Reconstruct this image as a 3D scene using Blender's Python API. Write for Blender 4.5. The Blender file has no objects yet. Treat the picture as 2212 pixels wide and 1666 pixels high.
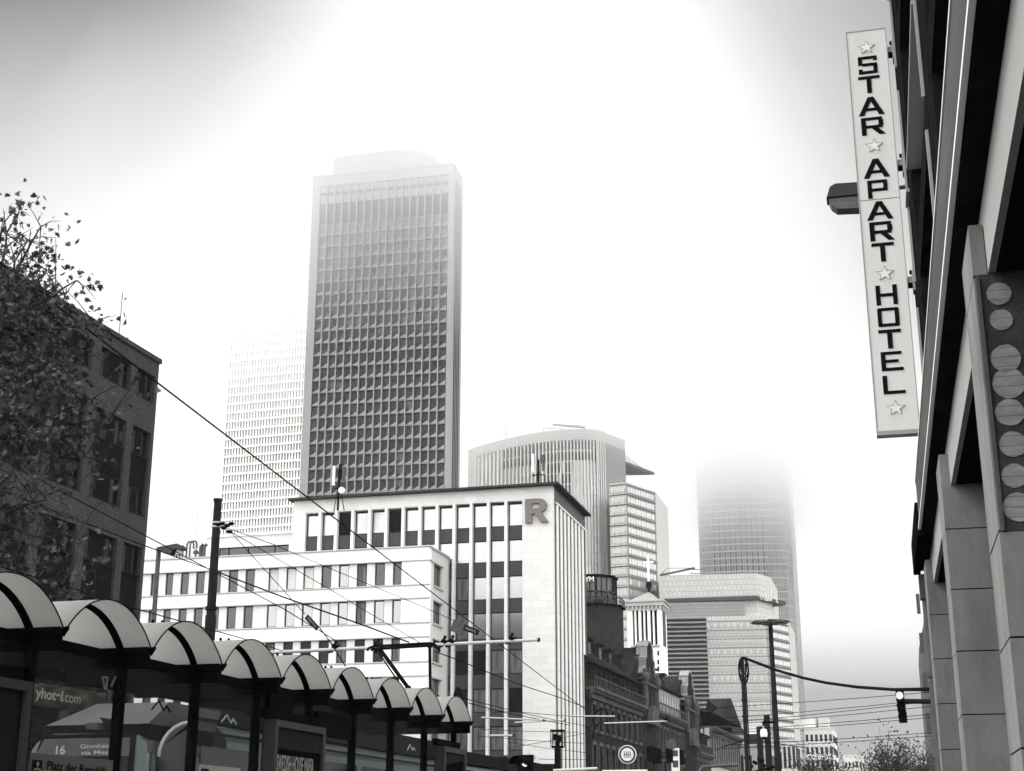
# A foggy street in a city of towers, seen from the pavement (monochrome photograph)
EXPOSURE = 1.25
HAZE = 0.0001
FOG_N = 7            # nested sheets of fog, thickening upwards and away from the rim
FOG_D = 0.0035
FOG_TOP = 175
FOG_G = 0.8
FOG_PLAN = [(-125, 262), (-60, 262), (0, 480), (110, 950), (-760, 950), (-500, 560)]
OVERCAST = 12.2
# sky dimmed in and around the view to imitate a vignette: (picture x, picture y, inner degrees, outer degrees, depth)
SKY_DIMMING = [(1106, 700, 24, 50, 0.62), (-560, -170, 11, 25, 0.93), (2600, -560, 6, 24, 0.66), (2300, 1900, 4, 34, 0.62)]
import bpy, math, random
from mathutils import Vector, Matrix
R = math.radians
rnd = random.Random(11)
SC = bpy.context.scene
COL = SC.collection

# ------------------------------------------------------------------ camera
CX, CY, FP = 1106.0, 833.0, 3130.0          # measurements were taken on a 2212 px wide copy
PITCH, YAW = R(17.28), R(14.9)
ZV = Vector((0, 0, 1))
HV = Vector((-math.sin(YAW), math.cos(YAW), 0))
RT = Vector((math.cos(YAW), math.sin(YAW), 0))
FWD = HV * math.cos(PITCH) + ZV * math.sin(PITCH)
UPV = -HV * math.sin(PITCH) + ZV * math.cos(PITCH)
CAM = Vector((0, 0, 1.6))
cam = bpy.data.cameras.new('camera'); co = bpy.data.objects.new('camera', cam); COL.objects.link(co)
co.location = CAM; co.rotation_euler = (R(90) + PITCH, 0, YAW)
cam.sensor_width = 36; cam.lens = 36 * FP / 2212; cam.clip_start = 0.1; cam.clip_end = 12000
SC.camera = co

# ------------------------------------------------------------------ light
SC.view_settings.view_transform = 'Standard'; SC.view_settings.look = 'None'
SC.view_settings.exposure = EXPOSURE; SC.view_settings.gamma = 1
SC.cycles.max_bounces = 12; SC.cycles.diffuse_bounces = 3; SC.cycles.glossy_bounces = 3
SC.cycles.transmission_bounces = 5; SC.cycles.volume_bounces = 5; SC.cycles.transparent_max_bounces = 12
SC.cycles.use_denoising = True
SC.cycles.sample_clamp_indirect = 6

def ray(px, py): return FWD + RT * ((px - CX) / FP) + UPV * ((CY - py) / FP)

SUN_EL, SUN_ROT = R(42), R(-105)
w = bpy.data.worlds.new('World'); SC.world = w; w.use_nodes = True
nt = w.node_tree; N = nt.nodes; LK = nt.links
for n in list(N): N.remove(n)
out = N.new('ShaderNodeOutputWorld'); bg = N.new('ShaderNodeBackground'); LK.new(bg.outputs[0], out.inputs[0])
sky = N.new('ShaderNodeTexSky'); sky.sky_type = 'NISHITA'; sky.sun_disc = False
sky.sun_elevation = SUN_EL; sky.sun_rotation = SUN_ROT; sky.dust_density = 4; sky.air_density = 1.5
bw = N.new('ShaderNodeRGBToBW'); LK.new(sky.outputs[0], bw.inputs[0])
tc = N.new('ShaderNodeTexCoord')
def math_(op, a, b=None, clamp=False):
    m = N.new('ShaderNodeMath'); m.operation = op; m.use_clamp = clamp
    for i, v in enumerate((a, b)):
        if v is None: continue
        if isinstance(v, (int, float)): m.inputs[i].default_value = v
        else: LK.new(v, m.inputs[i])
    return m.outputs[0]
def sky_dimming(px, py, inner, outer, depth):
    """a patch of sky dimmed to imitate a vignette, in the direction that picture point has from the camera"""
    d = ray(px, py).normalized()
    dot = N.new('ShaderNodeVectorMath'); dot.operation = 'DOT_PRODUCT'
    LK.new(tc.outputs['Generated'], dot.inputs[0]); dot.inputs[1].default_value = d
    mr = N.new('ShaderNodeMapRange'); mr.interpolation_type = 'SMOOTHERSTEP'
    mr.inputs['From Min'].default_value = math.cos(R(outer)); mr.inputs['From Max'].default_value = math.cos(R(inner))
    mr.inputs['To Min'].default_value = 1.0; mr.inputs['To Max'].default_value = 1.0 - depth
    LK.new(dot.outputs['Value'], mr.inputs['Value'])
    return mr.outputs[0]
base = math_('ADD', math_('MULTIPLY', bw.outputs[0], 0.25), OVERCAST)
f = base
for c in SKY_DIMMING: f = math_('MULTIPLY', f, sky_dimming(*c))
nz_ = N.new('ShaderNodeTexNoise'); nz_.inputs['Scale'].default_value = 3.2; nz_.inputs['Detail'].default_value = 4; LK.new(tc.outputs['Generated'], nz_.inputs['Vector'])
f = math_('MULTIPLY', f, math_('ADD', math_('MULTIPLY', nz_.outputs['Fac'], 0.36), 0.82))
tint = N.new('ShaderNodeCombineColor')
LK.new(math_('MULTIPLY', f, 0.995), tint.inputs[0]); LK.new(f, tint.inputs[1]); LK.new(math_('MULTIPLY', f, 0.985), tint.inputs[2])
LK.new(tint.outputs[0], bg.inputs[0]); bg.inputs[1].default_value = 0.1
sl = bpy.data.lights.new('sun', 'SUN'); sl.energy = 0.8; sl.angle = R(20); sl.color = (1, 0.985, 0.95)
so = bpy.data.objects.new('sun', sl); COL.objects.link(so)
# sun_rotation turns the sky's sun clockwise from +Y
sd = Vector((math.sin(SUN_ROT) * math.cos(SUN_EL), math.cos(SUN_ROT) * math.cos(SUN_EL), math.sin(SUN_EL)))
so.rotation_euler = sd.to_track_quat('Z', 'Y').to_euler()

# ------------------------------------------------------------------ helpers
def at(px, py, d):
    r = ray(px, py); return CAM + r * (d / math.hypot(r.x, r.y))
def atz(px, py, z):
    r = ray(px, py); return CAM + r * ((z - CAM.z) / r.z)
def az(a):
    a = R(a) - YAW; return Vector((math.sin(a), math.cos(a), 0))
def hit(P0, a, px, py):
    D = az(a); n = Vector((D.y, -D.x, 0)); r = ray(px, py)
    return CAM + r * ((P0 - CAM).dot(n) / r.dot(n))

class Frame:
    """local x along a facade (bearing a), y into the building, z up"""
    def __init__(s, O, a):
        s.O = Vector((O[0], O[1], 0)); s.a = a; X = az(a); Y = az(a - 90)
        s.M = Matrix(((X.x, Y.x, 0, s.O.x), (X.y, Y.y, 0, s.O.y), (0, 0, 1, 0), (0, 0, 0, 1)))
        s.I = s.M.inverted()
    def L(s, px, py, y=0):
        Y = az(s.a - 90); O = s.O + Y * y; r = ray(px, py)
        p = CAM + r * ((O - CAM).dot(Y) / r.dot(Y)); q = s.I @ p
        return q.x, q.z
    def loc(s, p): return s.I @ Vector(p)
ID = Frame((0, 0, 0), 104.9)

def thing(name, label, cat, M=None, group=None, kind=None):
    o = bpy.data.objects.new(name, None); COL.objects.link(o); o.empty_display_size = 0.5
    if M is not None: o.matrix_world = M
    o['label'] = label; o['category'] = cat
    if group: o['group'] = group
    if kind: o['kind'] = kind
    return o
def tag(o, label, cat, group=None, kind=None):
    o['label'] = label; o['category'] = cat
    if group: o['group'] = group
    if kind: o['kind'] = kind
    return o
MATS = {}
WM = {}
def wmat(o):
    """world matrix without a depsgraph update"""
    m = o.matrix_basis.copy()
    return (wmat(o.parent) @ m) if o.parent else m

class MB:
    def __init__(s, F=None):
        s.v = []; s.f = []; s.m = []; s.sm = []; s.F = F.M if isinstance(F, Frame) else (F or Matrix.Identity(4))
    def add(s, vs, fs, m=0, smooth=False):
        k = len(s.v); s.v += [s.F @ Vector(p) for p in vs]
        for f in fs: s.f.append([k + i for i in f]); s.m.append(m); s.sm.append(smooth)
    def box(s, x0, x1, y0, y1, z0, z1, m=0):
        if x0 > x1: x0, x1 = x1, x0
        if y0 > y1: y0, y1 = y1, y0
        if z0 > z1: z0, z1 = z1, z0
        s.add([(x0, y0, z0), (x1, y0, z0), (x1, y1, z0), (x0, y1, z0), (x0, y0, z1), (x1, y0, z1), (x1, y1, z1), (x0, y1, z1)],
              [(0, 3, 2, 1), (4, 5, 6, 7), (0, 1, 5, 4), (1, 2, 6, 5), (2, 3, 7, 6), (3, 0, 4, 7)], m)
    def prism(s, pts, d, m=0, smooth=False):
        """polygon (3D points) pushed along vector d"""
        n = len(pts); d = Vector(d); a = [Vector(p) for p in pts]; b = [p + d for p in a]
        k = [(i, (i + 1) % n, n + (i + 1) % n, n + i) for i in range(n)]
        s.add(a + b, [tuple(range(n))[::-1], tuple(range(n, 2 * n))], m); 
        s.add(a + b, k, m, smooth)
    def plan(s, pts, z0, z1, m=0):
        s.prism([(p[0], p[1], z0) for p in pts], (0, 0, z1 - z0), m)
    def tube(s, pts, r, n=8, m=0, cap=True):
        pts = [Vector(p) for p in pts]; rs = r if isinstance(r, (list, tuple)) else [r] * len(pts)
        vs = []; prev = None
        for i, p in enumerate(pts):
            a = pts[max(i - 1, 0)]; b = pts[min(i + 1, len(pts) - 1)]; t = (b - a).normalized()
            if prev is None: u = t.orthogonal().normalized()
            else: u = (prev - t * prev.dot(t)).normalized()
            prev = u; v = t.cross(u)
            vs += [p + (u * math.cos(2 * math.pi * k / n) + v * math.sin(2 * math.pi * k / n)) * rs[i] for k in range(n)]
        fs = []
        for i in range(len(pts) - 1):
            for k in range(n): fs.append((i * n + k, i * n + (k + 1) % n, (i + 1) * n + (k + 1) % n, (i + 1) * n + k))
        s.add(vs, fs, m, True)
        if cap:
            e = (len(pts) - 1) * n
            s.add(vs[:n], [tuple(range(n))[::-1]], m); s.add(vs[e:e + n], [tuple(range(n))], m)
    def ball(s, c, r, m=0, nu=12, nv=8, sc=(1, 1, 1)):
        c = Vector(c); vs = []
        for j in range(nv + 1):
            th = math.pi * j / nv
            for i in range(nu):
                ph = 2 * math.pi * i / nu
                vs.append(c + Vector((r * sc[0] * math.sin(th) * math.cos(ph), r * sc[1] * math.sin(th) * math.sin(ph), r * sc[2] * math.cos(th))))
        fs = [(j * nu + i, (j + 1) * nu + i, (j + 1) * nu + (i + 1) % nu, j * nu + (i + 1) % nu) for j in range(nv) for i in range(nu)]
        s.add(vs, fs, m, True)
    def build(s, name, mats, parent=None, kind=None):
        if not isinstance(mats, (list, tuple)): mats = [mats]
        me = bpy.data.meshes.new(name); inv = wmat(parent).inverted() if parent else Matrix.Identity(4)
        me.from_pydata([inv @ v for v in s.v], [], s.f)
        for m in mats: me.materials.append(MATS[m])
        me.polygons.foreach_set('material_index', s.m); me.polygons.foreach_set('use_smooth', s.sm)
        me.update()
        o = bpy.data.objects.new(name, me); COL.objects.link(o)
        if parent: o.parent = parent
        if kind: o['kind'] = kind
        return o
def inst(name, me, parent, M):
    """an object that shares mesh me, set at world matrix M"""
    o = bpy.data.objects.new(name, me); COL.objects.link(o); o.parent = parent
    o.matrix_basis = wmat(parent).inverted() @ M if parent else M
    return o
def T(x, y, z): return Matrix.Translation((x, y, z))

def windows(parent, F, cells, build, cap=100, name='window', sub=True):
    """cells: (x, z, width, height, key); build(w, h, key) -> [(name, MB, mats), ...]; the first is the part, the rest its sub-parts"""
    cache = {}; n = 0; rest = None; restm = []
    for (x, z, w_, h_, key) in cells:
        k = (round(w_, 2), round(h_, 2), key)
        if n < cap:
            if k not in cache:
                lst = []
                for nm, mb, mats in build(w_, h_, key):
                    if not isinstance(mats, (list, tuple)): mats = [mats]
                    me = bpy.data.meshes.new(nm); me.from_pydata(mb.v, [], mb.f)
                    for m in mats: me.materials.append(MATS[m])
                    me.polygons.foreach_set('material_index', mb.m); me.update(); lst.append((nm, me))
                cache[k] = lst
            lst = cache[k]; W = F.M @ T(x, 0, z)
            o = inst(lst[0][0], lst[0][1], parent, W)
            for nm, me in lst[1:]: inst(nm, me, o, W)
            n += 1
        else:
            if rest is None: rest = MB()
            for nm, mb, mats in build(w_, h_, key):
                if not isinstance(mats, (list, tuple)): mats = [mats]
                idx = []
                for m in mats:
                    if m not in restm: restm.append(m)
                    idx.append(restm.index(m))
                kk = len(rest.v); W = F.M @ T(x, 0, z); rest.v += [W @ v for v in mb.v]
                for f_, mi in zip(mb.f, mb.m): rest.f.append([kk + i for i in f_]); rest.m.append(idx[mi]); rest.sm.append(False)
    if rest: rest.build(name, restm, parent, 'stuff')

def material(name, base, rough=0.8, metal=0.0, var=0.0, scale=3.0, bump=0.0, col2=None, spec=None, brick=None, emis=None, alpha=None, trans=0.0, coords='Object', stretch=None, speck=None, trl=0):
    m = bpy.data.materials.new(name); m.use_nodes = True; MATS[name] = m; n = m.node_tree.nodes; l = m.node_tree.links
    p = n['Principled BSDF']
    if isinstance(base, (int, float)): base = (base, base * 1.003, base * 0.985)
    p.inputs['Base Color'].default_value = (*base, 1); p.inputs['Roughness'].default_value = rough; p.inputs['Metallic'].default_value = metal
    if spec is None: spec = 0.0 if max(base) < 0.12 else 0.2
    if spec is not None: p.inputs['Specular IOR Level'].default_value = spec
    if trans: p.inputs['Transmission Weight'].default_value = trans
    if alpha is not None: p.inputs['Alpha'].default_value = alpha
    if emis: p.inputs['Emission Color'].default_value = (*emis[:3], 1); p.inputs['Emission Strength'].default_value = emis[3]
    t = n.new('ShaderNodeTexCoord'); src = t.outputs[coords]
    if stretch:
        mp = n.new('ShaderNodeMapping'); mp.inputs['Scale'].default_value = stretch; l.new(src, mp.inputs[0]); src = mp.outputs[0]
    colr = None
    if var or bump:
        nz = n.new('ShaderNodeTexNoise'); nz.inputs['Scale'].default_value = scale; nz.inputs['Detail'].default_value = 6; nz.inputs['Roughness'].default_value = 0.65
        l.new(src, nz.inputs['Vector'])
        r = n.new('ShaderNodeValToRGB'); r.color_ramp.elements[0].position = 0.3; r.color_ramp.elements[1].position = 0.7
        lo = [c * (1 - var) for c in base]; hi = [min(1, c * (1 + var)) for c in (col2 or base)]
        r.color_ramp.elements[0].color = (*lo, 1); r.color_ramp.elements[1].color = (*hi, 1)
        l.new(nz.outputs['Fac'], r.inputs[0]); colr = r.outputs[0]
        if bump:
            b = n.new('ShaderNodeBump'); b.inputs['Strength'].default_value = bump; b.inputs['Distance'].default_value = 0.05
            l.new(nz.outputs['Fac'], b.inputs['Height']); l.new(b.outputs[0], p.inputs['Normal'])
    if speck:
        v = n.new('ShaderNodeTexNoise'); v.inputs['Scale'].default_value = speck[0]; v.inputs['Detail'].default_value = 3
        l.new(src, v.inputs['Vector'])
        r2 = n.new('ShaderNodeValToRGB'); r2.color_ramp.elements[0].position = 0.55; r2.color_ramp.elements[1].position = 0.68
        r2.color_ramp.elements[0].color = (1, 1, 1, 1); g = speck[1]; r2.color_ramp.elements[1].color = (g, g, g, 1)
        l.new(v.outputs['Fac'], r2.inputs[0])
        mx = n.new('ShaderNodeMix'); mx.data_type = 'RGBA'; mx.blend_type = 'MULTIPLY'; mx.inputs['Factor'].default_value = 1
        l.new(colr, mx.inputs['A']) if colr else None
        if not colr: mx.inputs['A'].default_value = (*base, 1)
        l.new(r2.outputs[0], mx.inputs['B']); colr = mx.outputs['Result']
    if brick:
        # brick = (width, height, mortar, shade); courses run in the plane x+y / z
        sp = n.new('ShaderNodeSeparateXYZ'); l.new(t.outputs['Object'], sp.inputs[0])
        ad = n.new('ShaderNodeMath'); ad.operation = 'ADD'; l.new(sp.outputs[0], ad.inputs[0]); l.new(sp.outputs[1], ad.inputs[1])
        cb = n.new('ShaderNodeCombineXYZ'); l.new(ad.outputs[0], cb.inputs[0]); l.new(sp.outputs[2], cb.inputs[1])
        bk = n.new('ShaderNodeTexBrick'); bk.inputs['Scale'].default_value = 1; bk.inputs['Brick Width'].default_value = brick[0]
        bk.inputs['Row Height'].default_value = brick[1]; bk.inputs['Mortar Size'].default_value = brick[2]
        bk.inputs['Mortar Smooth'].default_value = 0.1; bk.inputs['Bias'].default_value = 0
        k = brick[4] if len(brick) > 4 else 0.93
        bk.inputs['Color1'].default_value = (1, 1, 1, 1); bk.inputs['Color2'].default_value = (k, k, k, 1)
        s_ = brick[3]; bk.inputs['Mortar'].default_value = (s_, s_, s_, 1); l.new(cb.outputs[0], bk.inputs['Vector'])
        mx = n.new('ShaderNodeMix'); mx.data_type = 'RGBA'; mx.blend_type = 'MULTIPLY'; mx.inputs['Factor'].default_value = 1
        if colr: l.new(colr, mx.inputs['A'])
        else: mx.inputs['A'].default_value = (*base, 1)
        l.new(bk.outputs['Color'], mx.inputs['B']); colr = mx.outputs['Result']
    if colr: l.new(colr, p.inputs['Base Color'])
    if trl:                                   # thin plastic that lets daylight through
        tb = n.new('ShaderNodeBsdfTranslucent'); ms = n.new('ShaderNodeMixShader'); ms.inputs[0].default_value = trl
        tb.inputs[0].default_value = (*[min(1, c * 1.5) for c in base], 1)
        l.new(p.outputs[0], ms.inputs[1]); l.new(tb.outputs[0], ms.inputs[2]); l.new(ms.outputs[0], n['Material Output'].inputs['Surface'])
    return m

def text_mesh(s, size, depth, bold=0.0, sx=1.0):
    cu = bpy.data.curves.new('text', 'FONT'); cu.body = s; cu.size = size; cu.extrude = depth; cu.offset = bold
    ob = bpy.data.objects.new('text', cu); COL.objects.link(ob); bpy.context.view_layer.update()
    me = bpy.data.meshes.new_from_object(ob.evaluated_get(bpy.context.evaluated_depsgraph_get()))
    bpy.data.objects.remove(ob); bpy.data.curves.remove(cu)
    vs = [(v.co.x * sx, v.co.y, v.co.z) for v in me.vertices]; fs = [tuple(p.vertices) for p in me.polygons]
    bpy.data.meshes.remove(me); return vs, fs
def text(name, s, F, x, y, z, size, mat, parent, depth=0.01, bold=0.0, sx=1.0, rot=0.0):
    """text on a facade frame: reads left to right along local x, its baseline at (x, z)"""
    vs, fs = text_mesh(s, size, depth, bold, sx); c, s_ = math.cos(rot), math.sin(rot)
    mb = MB(F); mb.add([(x + a * c - b * s_, y - d, z + a * s_ + b * c) for a, b, d in vs], [f_[::1] for f_ in fs]); return mb.build(name, mat, parent)

def textfit(name, s, F, pl, pr, cap, mat, parent, y=-.04, bold=0.0, d=.004):
    """text whose baseline runs between two measured points of the facade plane; cap: height of its tall letters in picture rows"""
    vs, fs = text_mesh(s, 1.0, 0.0, bold); x0, z0 = F.L(*pl); x1, z1 = F.L(*pr); h_ = F.L(pl[0], pl[1] - cap)[1] - z0
    a0 = min(v[0] for v in vs); a1 = max(v[0] for v in vs); hm = max(v[1] for v in vs); out_ = []
    for a, b, c in vs: u = (a - a0) / (a1 - a0); out_.append((x0 + u * (x1 - x0), y, z0 + u * (z1 - z0) + b / hm * h_))
    mb = MB(F); mb.add(out_, fs); return mb.build(name, mat, parent)

# glyphs as polygons in a unit square (wide slab-like capitals)
def rect(a, b, c, d): return [(a, b), (c, b), (c, d), (a, d)]
t_ = 0.2
GL = {
 'S': [rect(0, .84, 1, 1), rect(0, .5, .22, .84), rect(.22, .44, 1, .6), rect(.78, .16, 1, .44), rect(0, 0, 1, .16), rect(0, .16, .2, .28), rect(.8, .74, 1, .84)],
 'T': [rect(0, .83, 1, 1), rect(.38, 0, .6, .83)],
 'A': [[(0, 0), (.21, 0), (.5, .76), (.5, 1), (.39, 1)], [(1, 0), (.61, 1), (.5, 1), (.5, .76), (.79, 0)], [(.302, .24), (.698, .24), (.641, .39), (.359, .39)]],
 'R': [rect(0, 0, .21, 1), rect(.21, .84, .93, 1), rect(.76, .5, .97, .84), rect(.21, .38, .93, .54), [(.45, .38), (.75, .38), (1.05, 0), (.78, 0)]],
 'P': [rect(0, 0, .21, 1), rect(.21, .84, .97, 1), rect(.77, .52, .98, .84), rect(.21, .38, .97, .54)],
 'H': [rect(0, 0, .21, 1), rect(.79, 0, 1, 1), rect(.21, .42, .79, .58)],
 'O': [rect(0, .04, .2, .96), rect(.8, .04, 1, .96), rect(.04, .84, .96, 1), rect(.04, 0, .96, .16)],
 'E': [rect(0, 0, .21, 1), rect(.21, .84, .96, 1), rect(.21, .42, .8, .58), rect(.21, 0, 1, .16)],
 'L': [rect(0, 0, .21, 1), rect(.21, 0, 1, .17)],
}
GL['*'] = [[(.5 + .5 * (1 if i % 2 == 0 else .4) * math.sin(i * math.pi / 5), .5 + .5 * (1 if i % 2 == 0 else .4) * math.cos(i * math.pi / 5)) for i in range(10)]]
# ------------------------------------------------------------------ materials
M_ = material
M_('white_plaster', 0.78, 0.85, var=0.05, scale=0.7, stretch=(2.5, 2.5, 0.3), speck=(0.35, 0.96))
M_('white_panel', 0.62, 0.8, var=0.05, scale=2, brick=(0.7, 1.1, 0.012, 0.75))
M_('band_trim', 0.4, 0.7, var=0.05)
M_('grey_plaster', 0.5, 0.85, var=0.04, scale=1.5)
M_('pale_stone', 0.58, 0.8, var=0.04, scale=0.8, brick=(1.3, 0.62, 0.012, 0.72, 0.9))
M_('fin_stone', 0.62, 0.75, var=0.04, scale=1.5, brick=(4, 1.3, 0.02, 0.7))
M_('eave_metal', 0.035, 0.6, var=0.2)
M_('grey_render', 0.1, 0.8, var=0.1, scale=1)
M_('spandrel', 0.055, 0.55, var=0.05, scale=0.5)
M_('dark_frame', 0.012, 0.5)
M_('glass_dark', 0.01, 0.08, spec=0.15)
M_('glass_black', 0.003, 0.15, spec=0.03)
M_('glass_mid', (0.075, 0.077, 0.076), 0.12, metal=0.85)
M_('glass_light', (0.28, 0.285, 0.28), 0.15, metal=0.9)
M_('glass_bright', (0.35, 0.357, 0.353), 0.2, metal=0.9)
M_('curtain_glass', 0.1, 0.25, var=0.9, scale=2.2, stretch=(6, 6, 0.15), spec=0.12)
M_('blind_glass', 0.5, 0.4, var=0.12, scale=5, stretch=(0.4, 0.4, 5), spec=0.4)
M_('tower_metal', 0.2, 0.45, metal=0.35, var=0.05, scale=0.4)
M_('dark_panel_painted_shade', 0.03, 0.6)  # dark panels and backings; also the shade painted as wedges under windows
M_('tower_glass', 0.04, 0.25, metal=0.15, var=0.25, scale=0.35)
M_('tower_glass_light', 0.09, 0.4, metal=0.3, var=0.2, scale=0.5)
M_('louvre', 0.012, 0.6)
M_('white_grid', 0.82, 0.6)
M_('far_bar', 0.36, 0.6)
M_('far_glass', 0.17, 0.3, metal=0.3, var=0.25, scale=0.3)
M_('far_glass_dark', 0.03, 0.5, metal=0.0, var=0.2, scale=0.3)
M_('far_glass_light', 0.46, 0.3, metal=0.5, var=0.12, scale=0.4)
M_('granite', 0.4, 0.7, var=0.04, scale=0.4, brick=(1.5, 1.0, 0.09, 0.72, 0.96))
M_('granite_grey', 0.22, 0.7, var=0.05, scale=0.4, brick=(1.5, 1.0, 0.09, 0.7, 0.95))
M_('granite_light', 0.46, 0.7, var=0.05, scale=0.4, brick=(1.4, 1.6, 0.09, 0.62, 0.93))
M_('fin_metal', 0.5, 0.5, metal=0.2)
M_('canopy_dark', 0.06, 0.5)
M_('dark_stone', 0.037, 0.9, var=0.5, scale=6, speck=(14, 1.9), brick=(0.9, 1.2, 0.012, 0.5, 0.85))
M_('dark_panel', 0.006, 0.6, var=0.1)
M_('old_stone', 0.02, 0.95, var=0.55, scale=1.4, speck=(0.6, 0.6), bump=0.6)
M_('old_stone_light', 0.065, 0.95, var=0.5, scale=1.2, bump=0.4)
M_('old_plaster', 0.33, 0.9, var=0.15, scale=1.0)
M_('slate', 0.025, 0.85, var=0.4, scale=2, brick=(0.5, 0.35, 0.03, 0.5, 0.6), bump=0.3)
M_('brick_shaft', 0.025, 0.9, var=0.3, scale=1, brick=(0.4, 0.2, 0.02, 1.5, 0.7))
M_('copper', 0.2, 0.6, var=0.4, scale=3)
M_('concrete', 0.15, 0.9, var=0.28, scale=1.3, stretch=(1.6, 1.6, 0.6), speck=(3.2, 0.82), bump=0.2)
M_('concrete_light', 0.26, 0.9, var=0.06, scale=1.2)
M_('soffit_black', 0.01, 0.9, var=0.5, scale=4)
M_('fascia_metal', 0.075, 0.6, var=0.25, scale=1.2, stretch=(1, 0.35, 2))
M_('trim_bright', 0.6, 0.5)
M_('bare_wall', 0.045, 0.95, var=0.35, scale=3, bump=0.6, speck=(7, 1.5))
M_('disc_board', 0.2, 0.9, var=0.25, scale=7, stretch=(1, 1, 3), brick=(9, 0.055, 0.003, 0.55, 0.9))
M_('sign_white', 0.62, 0.5, var=0.05, scale=0.9, stretch=(2, 2, 0.4))
M_('sign_edge', 0.3, 0.5)
M_('letter_black', 0.008, 0.5)
M_('letter_brown', (0.135, 0.118, 0.115), 0.55)
M_('star_light', 0.72, 0.4)
M_('lamp_metal', 0.05, 0.4, metal=0.1, var=0.15)
M_('lamp_glass', 0.1, 0.2, metal=0.2, var=0.3, scale=8)
M_('pole_metal', 0.016, 0.5, metal=0.0, var=0.3, scale=5)
M_('pole_grey', 0.07, 0.5, metal=0.1, var=0.2, scale=5)
M_('tube_light', 0.36, 0.5)
M_('wire_black', 0.01, 0.6)
M_('black_metal', 0.006, 0.45, var=0.2, scale=6)
M_('vault_skin', 0.47, 0.45, var=0.1, scale=1.3, speck=(5, 0.9), spec=0.3, trl=0.55)
M_('rib_black', 0.004, 0.6)
M_('shelter_glass', (0.01, 0.011, 0.011), 0.04, alpha=0.22, spec=0.015)
M_('poster_frame', 0.05, 0.5, metal=0.0, var=0.1)
M_('poster_dark', 0.004, 0.5)
M_('poster_grey', 0.018, 0.4, var=0.15, scale=3)
M_('poster_ink', 0.16, 0.5, var=0.2, scale=8)
M_('sign_grey', 0.1, 0.5, var=0.05)
M_('tram_teal', (0.045, 0.06, 0.062), 0.35, var=0.08, spec=0.15)
M_('tram_teal_light', (0.1, 0.122, 0.125), 0.3, var=0.05, spec=0.5)
M_('tram_roof', (0.1, 0.1, 0.1), 0.5, var=0.12, scale=2)
M_('tram_dark', 0.012, 0.3)
M_('tram_glass', 0.006, 0.08, spec=0.12)
M_('display_board', 0.1, 0.35, var=0.15, scale=3)
M_('display_text', 0.3, 0.5, emis=(1, 1, 0.95, 0.05))
M_('banner_cloth', (0.04, 0.038, 0.033), 0.8, var=0.5, scale=2.2, bump=0.4)
M_('banner_ink', 0.2, 0.7)
M_('bark', 0.03, 0.95, var=0.4, scale=9, bump=0.6)
M_('leaf_green', 0.06, 0.65, var=0.8, scale=6.0)
M_('leaf_far', 0.05, 0.8, var=0.6, scale=1.5)
M_('signal_light', 0.4, 0.4, emis=(1, 1, 0.97, 0.35))
M_('screen_white', 0.75, 0.5)
M_('asphalt', 0.05, 0.95, var=0.2, scale=0.8, bump=0.3)
M_('paving', 0.2, 0.9, var=0.12, scale=1.5, brick=(0.6, 0.4, 0.01, 0.6, 0.9))
M_('road_paint', 0.6, 0.8, var=0.1)
M_('rail_steel', 0.3, 0.35, metal=0.9)
M_('earth', 0.12, 0.95, var=0.2, scale=0.02)

def volume(name, dens, aniso, col=(1, 1, 1)):
    m = bpy.data.materials.new(name); m.use_nodes = True; MATS[name] = m; n = m.node_tree.nodes; l = m.node_tree.links
    for k in list(n): n.remove(k)
    o = n.new('ShaderNodeOutputMaterial'); v = n.new('ShaderNodeVolumePrincipled')
    v.inputs['Density'].default_value = dens; v.inputs['Anisotropy'].default_value = aniso; v.inputs['Color'].default_value = (*col, 1)
    l.new(v.outputs[0], o.inputs['Volume'])
volume('haze_air', HAZE, 0.5)
volume('fog_air', FOG_D, FOG_G)

# ------------------------------------------------------------------ setting: ground, road, pavements, rails
def structure(name, mb, mats):
    o = mb.build(name, mats); o['kind'] = 'structure'; o['label'] = SETTING[name]; return o
SETTING = {'ground': 'bare ground reaching out beneath the whole city', 'road': 'asphalt street between the two building lines', 'pavement': 'stone paved footway under the pillared building', 'platform_paving': 'raised paved tram platform under the shelters', 'tram_rails': 'pair of steel tram rails in the street', 'lane_markings': 'white dashed lane line on the asphalt'}
g = MB(); g.add([(-3000, -3000, -0.16), (3000, -3000, -0.16), (3000, 3000, -0.16), (-3000, 3000, -0.16)], [(0, 1, 2, 3)]); structure('ground', g, 'earth')
g = MB(); g.box(-40, -1.8, -60, 320, -0.15, -0.12); structure('road', g, 'asphalt')
g = MB(); g.box(-1.8, 30, -60, 24, -0.15, 0.0); structure('pavement', g, 'paving')
g = MB(); g.box(-13.6, -8.2, 5, 62, -0.12, 0.3); structure('platform_paving', g, 'paving')
g = MB()
for x in (-14.4, -15.8): g.box(x - 0.03, x + 0.03, 0, 300, -0.118, -0.09)
structure('tram_rails', g, 'rail_steel')
g = MB()
for k in range(30): g.box(-5.06, -4.94, 4 + 9 * k, 8 + 9 * k, -0.118, -0.114)
structure('lane_markings', g, 'road_paint')
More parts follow.
